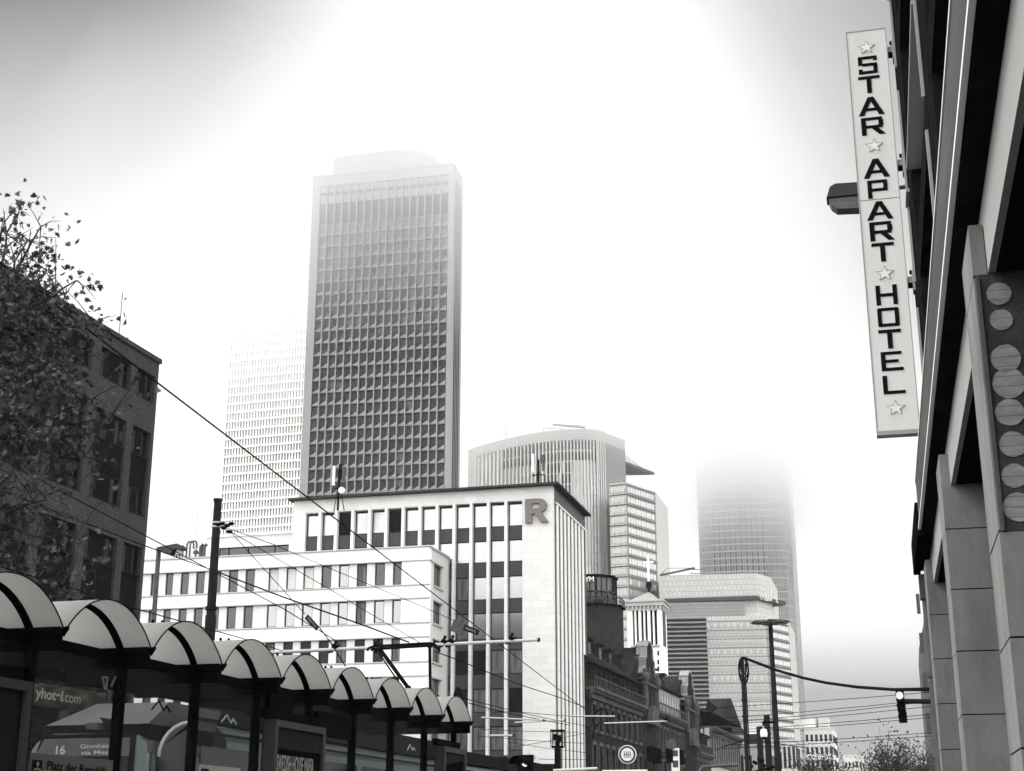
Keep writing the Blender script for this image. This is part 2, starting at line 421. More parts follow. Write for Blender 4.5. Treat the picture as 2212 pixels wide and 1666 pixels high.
# ------------------------------------------------------------------ buildings
def zof(F, px, py, y=0): return F.L(px, py, y)[1]
def grid_wall(mb, xs, zs, holes, y0, y1, m=0):
    """boxes filling the cells of a grid that are not holes"""
    for j in range(len(zs) - 1):
        i = 0
        while i < len(xs) - 1:
            if (i, j) in holes: i += 1; continue
            k = i
            while k < len(xs) - 1 and (k, j) not in holes: k += 1
            mb.box(xs[i], xs[k], y0, y1, zs[j], zs[j + 1], m); i = k
def pane_only(mat, t=0.06, y=0.0):
    def b(w_, h_, key):
        mb = MB(); mb.box(0, w_, y, y + t, 0, h_); return [('window', mb, key or mat)]
    return b
def framed(frame, y=0.12, fw=0.07, fd=0.08, mull=(), gy=0.03):
    """a frame with its pane as a sub-part; mull: fractions of the width with a bar"""
    def b(w_, h_, key):
        f_ = MB(); f_.box(0, w_, y, y + fd, 0, fw); f_.box(0, w_, y, y + fd, h_ - fw, h_)
        f_.box(0, fw, y, y + fd, fw, h_ - fw); f_.box(w_ - fw, w_, y, y + fd, fw, h_ - fw)
        for q in mull: f_.box(w_ * q - fw / 2, w_ * q + fw / 2, y, y + fd, fw, h_ - fw)
        p = MB(); p.box(fw, w_ - fw, y + gy, y + gy + 0.02, fw, h_ - fw)
        return [('window', f_, frame), ('pane', p, key)]
    return b

# ---- 1. white building with ribbon bands -------------------------------------------------
P = hit(Vector((0, 120, 0)), 104.9, 928, 1181)
FW_ = Frame(P, 104.9)
B = thing('office_building', 'long low white building with rows of small windows between smooth bands', 'building', FW_.M)
px_rows = [(324, 338), (356, 372.5), (388.5, 406.6), (421.5, 440.8), (457, 476), (492, 512.6), (528.5, 549), (578.6, 600), (617, 638.5), (653.7, 677),
           (692.7, 714.9), (730.5, 752.6), (769.5, 791.7), (808.6, 830.7), (847.6, 867.7)]
xs = []
for a, b in px_rows:
    y_ = 1235 - .046 * (a - 926); xs += [FW_.L(a, y_)[0], FW_.L(b, y_)[0]]
ext = xs[2] - xs[0]
xs = [xs[0] - 2 * ext, xs[1] - 2 * ext, xs[0] - ext, xs[1] - ext] + xs
XL = xs[0] - 1.5
roof = zof(FW_, 928, 1180.6)
heads = [zof(FW_, 927, v) for v in (1210.5, 1292, 1375.6)]; sills = [zof(FW_, 927, v) for v in (1260.5, 1342.5, 1427)]
per = (heads[0] - heads[2]) / 2
for k in range(4): heads.append(heads[-1] - per); sills.append(sills[-1] - per)
wx1 = xs[-1]; side_d = 5.6
wall = MB(FW_); X1 = 0.0
zs = [0]
for h_, s_ in reversed(list(zip(heads, sills))): zs += [s_, h_]
zs.append(roof)
gx = [XL] + xs + [X1]
for j in range(len(zs) - 1):
    if j % 2 == 0:                                      # solid band, 0.14 m proud
        wall.box(XL, X1, 0.0, 0.6, zs[j], zs[j + 1], 0)
    else:
        wall.box(XL, gx[1], 0.1, 0.6, zs[j], zs[j + 1], 1)
        for i in range(1, len(gx) - 2):
            if i % 2 == 0: wall.box(gx[i], gx[i + 1], 0.1, 0.6, zs[j], zs[j + 1], 1)
        wall.box(wx1, X1, 0.0, 0.6, zs[j], zs[j + 1], 0)
wall.box(XL, X1 - 0.6, 14, 14.5, 0, roof - 0.3); wall.box(XL, XL + 0.4, 0.6, 14, 0, roof - 0.3)
wall.box(XL + 0.4, -0.6, 0.6, 14, roof - 1.2, roof - 1.0)
wall.build('wall', ['white_plaster', 'white_panel'], B)
tr = MB(FW_)
for h_, s_ in zip(heads, sills):
    tr.box(XL, 0.12, -0.12, 0.1, h_, h_ + 0.1); tr.box(XL, 0.12, -0.12, 0.1, s_ - 0.1, s_)
tr.box(XL, 0.14, -0.14, 0.75, roof, roof + 0.12); tr.build('cornice', 'band_trim', B)
keys = {7: 'blind_glass', 8: 'blind_glass', 9: 'blind_glass', 10: 'glass_mid', 11: 'glass_light', 12: 'curtain_glass', 13: 'glass_mid', 14: 'glass_mid'}
cells = []
for r_ in range(6):
    for i in range(len(xs) // 2):
        k = i - 2
        if r_ == 0: key = keys.get(k, 'glass_mid')
        elif r_ == 1: key = 'glass_light' if 7 <= k <= 9 else ('glass_mid' if k < 7 else ['glass_light', 'glass_light', 'curtain_glass', 'glass_light', 'glass_light'][k - 10])
        else: key = 'glass_dark' if rnd.random() < .75 else 'curtain_glass'
        cells.append((xs[2 * i], sills[r_], xs[2 * i + 1] - xs[2 * i], heads[r_] - sills[r_], key))
windows(B, FW_, cells, framed('dark_frame', 0.26, 0.1, 0.1))
# side return, facing the street
FWS = Frame(P, 14.9); sd_ = MB(FWS)
wa, wb = FWS.L(937.5, 1240)[0], FWS.L(954.5, 1240)[0]
szs = [0]
for h_, s_ in reversed(list(zip(heads, sills))): szs += [s_ + 0.05, h_ - 0.05]
szs.append(roof)
grid_wall(sd_, [0.6, wa, wb, side_d + 9], szs, {(1, j) for j in range(1, len(szs) - 1, 2)}, 0.0, 0.5)
sd_.build('side_wall', 'grey_plaster', B)
windows(B, FWS, [(wa, s_ + 0.05, wb - wa, h_ - s_ - 0.1, 'curtain_glass') for h_, s_ in zip(heads, sills)], framed('dark_frame', 0.2, 0.1, 0.1, (0.3, 0.75)))
for h_, s_ in zip(heads, sills):
    lg = MB(FWS); lg.box(wa - 0.2, wb + 0.25, -0.15, 0.0, s_ - 0.1, s_ + 0.05); lg.build('window_ledge', 'band_trim', B)
    lg = MB(FWS); lg.box(wa - 0.2, wb + 0.25, -0.15, 0.0, h_ - 0.05, h_ + 0.08); lg.build('window_ledge', 'band_trim', B)
lg = MB(FWS)
lg.box(0, side_d, -0.15, -0.003, roof - 0.06, roof + 0.09); lg.box(0, wa - 0.3, -0.12, 0, heads[0], heads[0] + 0.08)
lg.build('side_cornice', 'band_trim', B)
# penthouse behind the parapet
py_ = 8.0; a0, z1 = FW_.L(446.5, 1159.5, py_); a1 = FW_.L(660, 1146, py_)[0]
ph = MB(FW_); w0, w1 = FW_.L(472.7, 1190, py_)[0], FW_.L(623.7, 1180, py_)[0]; hz, sz = zof(FW_, 548, 1180, py_), zof(FW_, 548, 1203, py_)
grid_wall(ph, [a0, w0, w1, a1], [roof - 1.2, sz, hz, z1], {(1, 1)}, py_, py_ + 0.4); ph.box(a0, a1, py_ + 0.4, py_ + 5, roof - 1.2, z1 - 0.2)
ph.box(a0 - 0.15, a1, py_ - 0.15, py_ - 0.01, z1 - 0.15, z1 + 0.12)
ph.build('penthouse', 'grey_plaster', B)
FP_ = Frame(FW_.M @ Vector((0, py_, 0)), 104.9)
windows(B, FP_, [(w0, sz, w1 - w0, hz - sz, 'glass_mid')], framed('dark_frame', 0.1, 0.12, 0.1, (.14, .42, .8)), 5)
# rooftop vents and flues, each a part
for px, top, kind in [(383, 1188, 0), (395, 1187, 1), (404, 1178, 2), (411, 1177, 2), (434, 1181, 3), (441.5, 1181, 3), (389, 1192, 0), (423, 1196, 0)]:
    x, zt = FW_.L(px, top, 4); mb = MB(FW_); q = roof - 1.0
    if kind == 2: mb.tube([(x, 4, q), (x, 4, zt)] + [(x + .35 - .35 * math.cos(t), 4, zt + .35 * math.sin(t)) for t in (.5, 1.2, 1.9, 2.6, 3.1)] + [(x + .7, 4, zt - .4)], 0.09, 7)
    elif kind == 3: mb.tube([(x, 4, q), (x, 4, zt), (x + .25, 4, zt + .2)], 0.17, 8)
    else: mb.tube([(x, 4, q), (x, 4, zt)], 0.09, 7); mb.tube([(x, 4, zt), (x, 4, zt + .15), (x, 4, zt + .4)], [.3, .3, .05], 10)
    mb.build('vent_pipe', 'pole_grey', B)
mb = MB(FW_)
for k in range(9): x = FW_.L(376 + k * 9, 1200, 3)[0]; mb.tube([(x, 3, roof - 1), (x, 3, roof + 0.75)], 0.05, 5)
a_, b_ = FW_.L(372, 1200, 3)[0], FW_.L(452, 1200, 3)[0]
for z in (.4, .75): mb.tube([(a_, 3, roof + z), (b_, 3, roof + z)], 0.04, 5)
mb.build('railing', 'pole_grey', B)
x, zt = FW_.L(427, 1105, 5); mb = MB(FW_); mb.tube([(x, 5, roof - 1), (x, 5, zt)], 0.035, 5); mb.build('antenna', 'tube_light', B)

# ---- 2. stone building with the letter R -------------------------------------------------
P = hit(Vector((0, 125.6, 0)), 104.9, 1196, 1330)
FR = Frame(P, 104.9); FRS = Frame(P, 14.9)
B = thing('office_tower_block', 'pale stone office building with white fins and a big letter R', 'building', FR.M)
zt = zof(FR, 1196, 1049); xl = FR.L(634, 1110)[0]
yrow = lambda px: 1110 + (-.0613) * (px - 1110)
fins = [FR.L(p, yrow(p))[0] for p in (690.6, 725.8, 761.7, 798.2, 834.1, 870.6, 907, 944, 981, 1017.8, 1054.8, 1092.8)]
xa, xb = FR.L(659, 1140)[0], FR.L(1128, 1100)[0]
tops = [zof(FR, 1113, v) for v in (1085.7, 1163.5, 1241.6, 1320.4, 1401.3, 1485, 1567.4)]
bots = [zof(FR, 1113, v) for v in (1134.9, 1211.7, 1292.4, 1378.6, 1455, 1537.6, 1621)]
zop = tops[0] + 0.15; depth = FRS.L(1267, 1330)[0]; zbase = bots[-1]
st = MB(FR); st.box(xb, 0, 0, 0.6, 0, zt); st.box(xl, xa, 0, 0.6, 0, zt); st.box(xa, xb, 0, 0.6, zop, zt); st.box(xa, xb, 0.6, 1.0, 0, zbase - .3)
st.box(xl, -0.7, 1.0, 1.3, zbase - 0.3, zt - .5); st.box(xl, -0.7, 14, 14.4, 0, zt - .5); st.box(xl, -0.7, 1.3, 14, zt - .9, zt - .6)
st.box(xl, xl + .5, .6, 14, 0, zt - .5)
st.build('stone_wall', 'pale_stone', B)
fn = MB(FR)
for x in fins: fn.box(x - .12, x + .13, -0.12, 0.6, zof(FR, 1075, 1632) if x > fins[8] - 1 else 3, zop - 0.003, 0)
fn.build('facade_fins', 'fin_stone', B)
edges = [xa] + fins + [xb]
cells = []
for j in range(7):
    for i in range(len(edges) - 1):
        if j > 1 and edges[i + 1] < fins[7]: continue
        x0 = edges[i] + (.14 if i else 0.02); x1 = edges[i + 1] - (.13 if i < 12 else 0.02)
        if j == 0: key = 'glass_black' if i in (2, 5) else 'glass_bright'
        elif j == 1: key = 'glass_black' if i in (2, 5) else 'glass_bright'
        elif j == 2: key = 'curtain_glass' if i < 10 else 'glass_bright'
        elif j == 3: key = 'curtain_glass' if i < 10 else 'glass_light'
        else: key = rnd.choice(['curtain_glass', 'curtain_glass', 'glass_dark'])
        cells.append((x0, bots[j], x1 - x0, tops[j] - bots[j], key))
        zn = tops[j + 1] if j < 6 else bots[j] - 1.0
        spn = MB(FR); spn.box(x0, x1, 0.35, 0.6, zn, bots[j]); spn.build('spandrel_panel', 'spandrel', B)
windows(B, FR, cells, framed('dark_frame', 0.42, 0.09, 0.1))
ev = MB(FR); ev.box(xl - .4, 0.65, -0.65, 14, zt, zt + 0.2); ev.build('roof_slab', 'eave_metal', B)
# side facing the street: white blades with dark gaps
sv = MB(FRS); zs_top = zof(FRS, 1203, 1090)
sv.box(0.61, 1.0, 0, .7, 0, zt - .003, 0); sv.box(depth - .5, depth, 0, .7, 0, zt - .003, 0); sv.box(1.0, depth - .5, 0, .7, zs_top, zt - .003, 0)
sv.box(1.0, depth - .5, .05, .3, 0, zs_top, 1); sv.build('side_wall', ['grey_render', 'dark_panel'], B)
nf = 8; bl = MB(FRS)
for k in range(nf): x = 1.0 + (depth - 1.6) * (k + .5) / nf; bl.box(x - .42, x + .42, -.04, .045, 3.5, zs_top - .003)
bl.box(1.0, depth - .5, -.12, -.003, zs_top - .06, zs_top + .1)
bl.build('side_blades', 'fin_stone', B)
bs = MB(FR); bs.box(xl, -0.02, -0.5, -0.01, 0, zbase - 1.2); bs.build('ground_floor_canopy', 'dark_panel', B)
# letter R, cut from brown metal and fixed to the wall: part of this building
x0, z0 = FR.L(1136, 1131); x1, z1 = FR.L(1183.5, 1077); wR, hR = x1 - x0, z1 - z0
o_ = [(0, 0), (.3, 0), (.3, .37), (.44, .37), (.7, 0), (1.04, 0), (.73, .42)] + [(.62 + .36 * math.sin(t), .705 + .295 * math.cos(t)) for t in [2.9 - i * .29 for i in range(11)]] + [(0, 1)]
i_ = [(.3, .6), (.3, .8), (.56, .8)] + [(.56 + .11 * math.sin(t), .7 + .1 * math.cos(t)) for t in (.5, 1.1, 1.57, 2.1, 2.7)] + [(.56, .6)]
pts = o_ + [o_[0]]
mb = MB(FR)
def strip(mb, poly, x0, z0, w_, h_, y0, y1):
    mb.prism([(x0 + a * w_, y0, z0 + b * h_) for a, b in poly], (0, y1 - y0, 0))
lett = bpy.data.curves.new('letter', 'CURVE'); lett.dimensions = '2D'; lett.fill_mode = 'BOTH'; lett.extrude = 0.14
for pl in (o_, i_):
    sp = lett.splines.new('POLY'); sp.points.add(len(pl) - 1); sp.use_cyclic_u = True
    for q, (a, b) in zip(sp.points, pl): q.co = (a * wR, b * hR, 0, 1)
ob = bpy.data.objects.new('letter', lett); COL.objects.link(ob); bpy.context.view_layer.update()
me = bpy.data.meshes.new_from_object(ob.evaluated_get(bpy.context.evaluated_depsgraph_get())); bpy.data.objects.remove(ob)
mb.add([(x0 + v.co.x, -0.17 - v.co.z, z0 + v.co.y) for v in me.vertices], [tuple(p.vertices) for p in me.polygons]); mb.build('letter_sign', 'letter_brown', B)

# rooftop mobile phone antennas (two masts)
def antenna_mast(px, top, bottom, d, label, n):
    p = at(px, bottom, d); F = Frame(p, 104.9); h_ = at(px, top, d).z - p.z; z0 = p.z - 1.5
    t = thing('antenna_mast', label, 'antenna', F.M @ T(0, 0, z0), 'phone antenna masts on the stone roof')
    mb = MB(F.M); mb.tube([(0, 0, z0), (0, 0, p.z + h_ * .75)], .11, 8); mb.tube([(-.6, 0, p.z + .6), (.6, 0, p.z + .6)], .05, 6); mb.tube([(-.5, 0.3, z0), (0, 0, p.z + 1.4), (.5, .3, z0)], .05, 6); mb.build('mast_pole', 'black_metal', t)
    for k, (dx, a, b, m) in enumerate([(-.5, .3, .95, 'trim_bright'), (.5, .35, .9, 'pole_grey'), (0.12, .45, 1.0, 'black_metal')][:n]):
        mb = MB(F.M); mb.box(dx - .11, dx + .11, -.15, .05, p.z + h_ * a, p.z + h_ * b); mb.build('antenna_panel', m, t)
    if n == 3: mb = MB(F.M); mb.tube([(.4, -.35, p.z + .3), (.4, -.12, p.z + .3)], [.3, .3], 14); mb.build('antenna_dish', 'trim_bright', t)
antenna_mast(731, 1003, 1068, 131, 'dark antenna mast with a white dish before the left tower base', 3)
antenna_mast(1163, 978, 1040, 130, 'slim antenna mast with pale panels before the curved tower', 2)

# ---- 3. dark building on the left ---------------------------------------------------------
P = at(344.4, 786, 86); FLB = Frame(P, 16.0)
B = thing('dark_office_building', 'dark stone office building behind the tree, black windows and panels', 'building', FLB.M)
zr = zof(FLB, 346, 787); 
rt_, rb_ = zof(FLB, 326.4, 936.8), zof(FLB, 322.3, 995)          # row 2 head and sill at the first bay
r1b, r1t = zof(FLB, 332, 874.6), zof(FLB, 340, 816.5)
r3t, r3b = zof(FLB, 316.7, 1058.6), zof(FLB, 312.6, 1119.5)
r4t = zof(FLB, 308.4, 1184.5)
s4 = r3t - r4t; hwin = r3t - r3b
b0 = (FLB.L(287.7, 919)[0], FLB.L(326.4, 937)[0]); b1 = (FLB.L(208.9, 879)[0], FLB.L(275, 911)[0]); b2 = (FLB.L(116, 830)[0], FLB.L(191, 869)[0])
pit = (b1[0] - b2[0]); bays = [b2, b1, b0]
for k in range(1, 6): bays.insert(0, (b2[0] - pit * k, b2[1] - pit * k))
rows = [(r1b, r1t, 1), (rb_, rt_, 2), (r3b, r3t, 1), (r4t - hwin, r4t, 2), (r4t - hwin - (rt_ - r3t), r4t - (rt_ - r3t), 1)]
q = r4t - (rt_ - r3t) - s4; rows.append((q - hwin, q, 2)); rows.append((q - hwin - (rt_ - r3t), q - (rt_ - r3t), 1))
q2 = q - (rt_ - r3t) - s4; rows.append((q2 - hwin, q2, 1))
xl_ = bays[0][0] - 1.2
wall = MB(FLB); ex = [xl_]
for a, b in bays: ex += [a, b]
ex.append(0)
zz = [0]; holes = set()
i = len(rows) - 1
blocks = [(rows[7][0], rows[7][1]), (rows[6][0], rows[5][1]), (rows[4][0], rows[3][1]), (rows[2][0], rows[1][1]), (rows[0][0], rows[0][1])]
for lo, hi in blocks: zz += [lo, hi]
zz.append(zr)
for j in range(1, len(zz) - 1, 2):
    for k in range(len(bays)): holes.add((2 * k + 1, j))
grid_wall(wall, ex, zz, holes, 0, .6); wall.box(xl_, -.6, 12, 12.4, 0, zr - .2); wall.box(-.5, 0, .6, 12, 0, zr - .003); wall.box(xl_, -.6, .6, 12, zr - .6, zr - .3)
wall.box(xl_, -.6, .75, .95, 0, zr - .7, 1)
wall.build('wall', ['dark_stone', 'dark_panel'], B)
cells = []
for lo, hi, t in rows:
    for a, b in bays: cells.append((a, lo, b - a, hi - lo, 'narrow' if b is b0[1] else 'wide'))
for a, b in bays:
    for up, dn in ((1, 2), (3, 4), (5, 6)): pan = MB(FLB); pan.box(a, b, .18, .5, rows[dn][1], rows[up][0]); pan.build('spandrel_panel', 'dark_panel', B)
def darkwin(w_, h_, key):
    f_ = MB(); y = .22; f = .1
    f_.box(0, w_, y - .15, y + .1, 0, f); f_.box(0, w_, y, y + .1, h_ - f, h_); f_.box(0, f, y, y + .1, f, h_ - f); f_.box(w_ - f, w_, y, y + .1, f, h_ - f)
    for q_ in ((.27, .72) if key == 'wide' else (.42, .66)): f_.box(w_ * q_ - .05, w_ * q_ + .05, y, y + .1, f, h_ - f)
    p = MB(); p.box(f, w_ - f, y + .05, y + .07, f, h_ - f)
    s_ = MB(); a, b = ((.29, .7) if key == 'wide' else (.44, .64)); s_.box(w_ * a, w_ * b, y + .01, y + .04, f, h_ - f)
    return [('window', f_, 'dark_frame'), ('pane', p, 'glass_black'), ('window_panel', s_, 'dark_panel')]
windows(B, FLB, cells, darkwin)
ev = MB(FLB); ev.box(xl_, .1, -.12, 12.6, zr, zr + .28); ev.build('roof_edge', 'eave_metal', B)
for px, ztop_px in ((66, 498), (265, 632)):
    x, z = FLB.L(px, ztop_px, 6); mb = MB(FLB); mb.tube([(x, 6, zr), (x, 6, z)], .03, 5); mb.build('lightning_rod', 'pole_grey', B)
# ---- 4. metal clad tower fading into the fog ----------------------------------------------
P = at(979.5, 355, 322); P.z = 0
FT = Frame(P, 102.3); FTS = Frame(P, 12.3)
B = thing('skyscraper', 'tall grey metal clad skyscraper whose rounded top fades into fog', 'skyscraper', FT.M)
zt = zof(FT, 979.5, 355); xl = FT.L(676.6, 384.5)[0]; D_ = 9.0
xa, xb = FT.L(683, 620)[0], FT.L(966, 600)[0]; nb = 17; pw = (xb - xa) / nb
zA, zB = zof(FT, 955, 483.5), zof(FT, 955, 746.3); sp = (zA - zB) / 10
zw_t = zof(FT, 960, 378); zl_t = zof(FT, 955, 416.6); zl_b = zof(FT, 955, 461.4)
bd = MB(FT); bd.box(xl, xa, 0, 1.2, 0, zt); bd.box(xb, 0, 0, 1.2, 0, zt); bd.box(xa, xb, 0, 1.2, zw_t, zt - .003)
bd.box(xl + .02, xl + 1, 1.2, D_ , 0, zt - .003); bd.box(xl, 0, D_, D_ + .5, 0, zt - .003); bd.box(xl + 1, -1, 1.2, D_, zt - 2, zt - 1.5)
bd.box(xa, xb, 1.0, 1.19, 0, zw_t, 0)
for i in range(1, nb):
    x = xa + pw * i; bd.box(x - .13, x + .13, -.35, .9, 0, zw_t - .003)
bd.box(xl - .15, .15, -.15, D_ + .15, zt, zt + .4)
bd.build('facade_frame', 'tower_metal', B)
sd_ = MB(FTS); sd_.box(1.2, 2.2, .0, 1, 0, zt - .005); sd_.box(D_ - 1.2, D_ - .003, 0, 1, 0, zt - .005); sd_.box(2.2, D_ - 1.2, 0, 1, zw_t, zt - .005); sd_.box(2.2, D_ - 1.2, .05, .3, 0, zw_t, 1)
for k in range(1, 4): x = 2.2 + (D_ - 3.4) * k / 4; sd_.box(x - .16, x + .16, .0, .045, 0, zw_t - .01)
sd_.build('side_facade', ['tower_metal', 'dark_panel_painted_shade'], B)
cells = []; plates = MB(FT); shade = MB(FT)
nrow = 33
for j in range(nrow):
    zb = zA - sp * j                               # bottom of the glass of this storey
    for i in range(nb):
        x0 = xa + pw * i + .14; x1 = xa + pw * (i + 1) - .14; wd = x1 - x0
        key = 'tower_glass' if rnd.random() < (.96 if j > 9 else .1 + .09 * j) else 'tower_glass_light'  # paler panes higher up: blinds, plus fog and sky reflection painted in
        cells.append((-zb, x0, zb + .25, wd, sp * .72, key))
        a = sp * .17; b = sp * .22
        # folded metal sheet: a flat plate as its lit facet, underside shade painted as a dark wedge
        plates.prism([(x0, -.1, zb - .12 * sp), (x1, -.1, zb + b), (x1, -.1, zb - .04 * sp)], (0, .5, 0))
        plates.box(x0, x1, -.02, .5, zb - .06 * sp - .3, zb - .04 * sp)
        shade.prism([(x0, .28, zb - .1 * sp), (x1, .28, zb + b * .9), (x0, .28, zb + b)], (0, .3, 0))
plates.build('spandrel_sheets', 'tower_metal', B, 'stuff'); shade.build('painted_shade_wedges', 'dark_panel_painted_shade', B, 'stuff')
cells.sort(key=lambda c: c[0], reverse=True)
vis = [c for c in cells if -c[0] > 44]; hid = [c for c in cells if -c[0] <= 44]
windows(B, FT, [c[1:] for c in vis + hid], pane_only('tower_glass', .05, .55))
lv = MB(FT)
for i in range(nb): x0 = xa + pw * i + .14; x1 = xa + pw * (i + 1) - .14; lv.box(x0, x1, .5, .9, zl_b, zl_t)
lv.build('louvre_band', 'louvre', B)
tp = MB(FT); zc = zof(FT, 955, 392); zc2 = zof(FT, 955, 399)
for i in range(nb): x0 = xa + pw * i + .14; x1 = xa + pw * (i + 1) - .14; tp.box(x0, x1, .3, .9, zl_t + .01, zc2, 0); tp.box(x0, x1, .45, .9, zc2, zc, 1); tp.box(x0, x1, .3, .9, zc, zw_t - .004, 0); tp.box(x0, x1, .35, .9, zA + .72 * sp + .25, zl_b - .01)
tp.build('top_panels', ['tower_metal', 'louvre'], B)
ca, cz = FT.L(722, 345, 3); cb = FT.L(953, 345, 3)[0]; pr = [(ca, zt), (ca, zof(FT, 722, 342, 3)), (ca + .6 * (cb - ca), zof(FT, 880, 323, 3))]
wz = pr[-1][1]; 
for t in range(1, 8): a = t / 7 * math.pi / 2; pr.append((ca + (cb - ca) * (.6 + .4 * math.sin(a)), zt + .5 + (wz - zt - .5) * math.cos(a)))
pr.append((cb, zt))
mb = MB(FT); mb.prism([(a, 2.5, b) for a, b in pr], (0, D_ - 4, 0)); mb.build('roof_plant', 'tower_metal', B)

# ---- generic pieces for the far towers -------------------------------------------------------
def lit(px, py, d): p = at(px, py, d); return p
# ---- 5. white gridded tower, left, in the fog ------------------------------------------------
P = at(668, 1000, 410); FL_ = Frame(P, 107)
B = thing('white_tower', 'white gridded high-rise left of the metal skyscraper, dissolving in fog', 'skyscraper', FL_.M)
xl = FL_.L(482, 1000)[0]; zb0 = zof(FL_, 575, 1139); pz = (zof(FL_, 575, 1000) - zb0) / 7.09; nx = 30; px_ = -xl / nx
b = MB(FL_); top = 160
b.box(xl, 0, 1.0, 20, 0, top)
for i in range(nx + 1): x = xl + px_ * i; b.box(x - .17, x + .17, 0, 1.0, 0, top)
nr = int((top - 20) / pz)
for j in range(nr): z = zb0 + pz * (j - 8); b.box(xl, 0, -.12, .99, z, z + pz * .2)
b.build('facade_grid', 'white_grid', B)
cells = []; lp = MB(FL_)
for j in range(8, nr - 2):
    for i in range(nx):
        z = zb0 + pz * (j - 8) + pz * .2; x = xl + px_ * i + .17; sh = .0 if j % 2 else .25
        wd = (px_ - .34); cells.append((x + wd * (.42 if (i + j) % 3 else .3), z, wd * .58, pz * .8, 'far_glass_dark' if (i * 7 + j) % 4 else 'far_glass'))
windows(B, FL_, cells, pane_only('far_glass', .05, .75))

# ---- 6. curved tower with canopy ------------------------------------------------------------
pB = at(1288.6, 927.9, 440); zt = pB.z
tops = [(1011, 971.6), (1050, 958), (1092, 945.6), (1135, 937.5), (1178, 932), (1235, 928.5), (1288.6, 927.9)]
cp = [atz(a, b_, zt) for a, b_ in tops]; Cc = atz(1349.8, 950.8, zt)
# smooth the front by a parabola through its ends and middle
A0, A2 = cp[0].copy(), cp[-1].copy(); mid = (cp[3] + cp[4]) / 2; ctrl = mid * 2 - (A0 + A2) / 2
curve = lambda t: A0 * (1 - t) ** 2 + ctrl * 2 * t * (1 - t) + A2 * t * t
npt = 36; cur = [curve(i / npt) for i in range(npt + 1)]
for p in cur: p.z = 0
Cc = Vector((Cc.x, Cc.y, 0)); back = (A0 - A2).normalized() * 0
Bk1 = Cc + (cur[0] - cur[-1]) * .8 + Vector((0, 30, 0)); 
FC = Frame(pB, 104.9)
B = thing('curved_tower', 'pale curved high-rise with vertical fins and a pointed roof canopy', 'skyscraper', FC.M)
def zpx(p, px, py):      # height of the picture row py above ground point p
    r = ray(px, py); return CAM.z + r.z * math.hypot(p.x, p.y) / math.hypot(r.x, r.y)
zcr = zpx(pB, 1288, 950.5); zd1 = zpx(pB, 1288, 996)
foot = cur + [Cc, Bk1]; bd = MB()
def ring(mb, pts, z0, z1, m=0):
    mb.plan([(p.x, p.y) for p in pts], z0, z1, m)
def inset(pts, c, k): return [p + (c - p).normalized() * k for p in pts]
cen = sum(foot, Vector()) / len(foot)
ring(bd, foot, zcr, zt); ring(bd, inset(foot, cen, 1.4), 0, zcr, 1)
bd.build('crown_and_core', ['granite', 'far_glass_light'], B)
fn = MB()
for i in range(2, npt + 1):
    p = cur[i]; t = (cur[min(i + 1, npt)] - cur[i - 1]).normalized(); nrm = Vector((t.y, -t.x, 0)); M = Matrix(((t.x, -nrm.x, 0, p.x), (t.y, -nrm.y, 0, p.y), (0, 0, 1, 0), (0, 0, 0, 1)))
    q = MB(M); q.box(-.2, .2, -.1, 1.3, 20, zcr - .003); fn.v += [Vector(v) for v in q.v]; k = len(fn.v) - 8; fn.f += [[k + a for a in f_] for f_ in q.f]; fn.m += q.m; fn.sm += q.sm
fn.build('facade_fins', 'fin_metal', B)
solid = MB(); ring(solid, inset(cur[:3], cen, .0) + [cen], 20, zcr - .01); solid.build('end_wall', 'granite', B)
st_h = 3.6; kk = 0; cells_mb = []
cnt = 0; restm = MB()
def quadwin(i, z0, z1, mat, part=True):
    a, b_ = cur[i], cur[i + 1]; t = (b_ - a); L_ = t.length; t.normalize(); nrm = Vector((t.y, -t.x, 0)); p = a
    M = Matrix(((t.x, -nrm.x, 0, p.x), (t.y, -nrm.y, 0, p.y), (0, 0, 1, 0), (0, 0, 0, 1)))
    q = MB(M); q.box(.3, L_ - .3, .55, .7, z0, z1); return q
stripes = MB()
for i in range(2, npt):
    h2 = (zcr - zd1) / 2
    for r_ in range(2):
        z0 = zd1 + h2 * r_ + .35; quadwin(i, z0, z0 + h2 - .7, 0).build('window', 'far_glass_dark', B)
    z = zd1 - .4; r_ = 0
    while z > 24:
        dark = 20 <= i <= 27 and r_ < 9
        q = quadwin(i, z - st_h + .5, z, 0); k = len(stripes.v); stripes.v += q.v; stripes.f += [[k + a for a in f_] for f_ in q.f]; stripes.m += [1 if dark and (i + r_) % 5 else (2 if (i * 5 + r_ * 3) % 7 == 0 else 0)] * 6; stripes.sm += q.sm
        z -= st_h; r_ += 1
stripes.build('window', ['far_glass_light', 'far_glass_dark', 'blind_glass'], B, 'stuff')
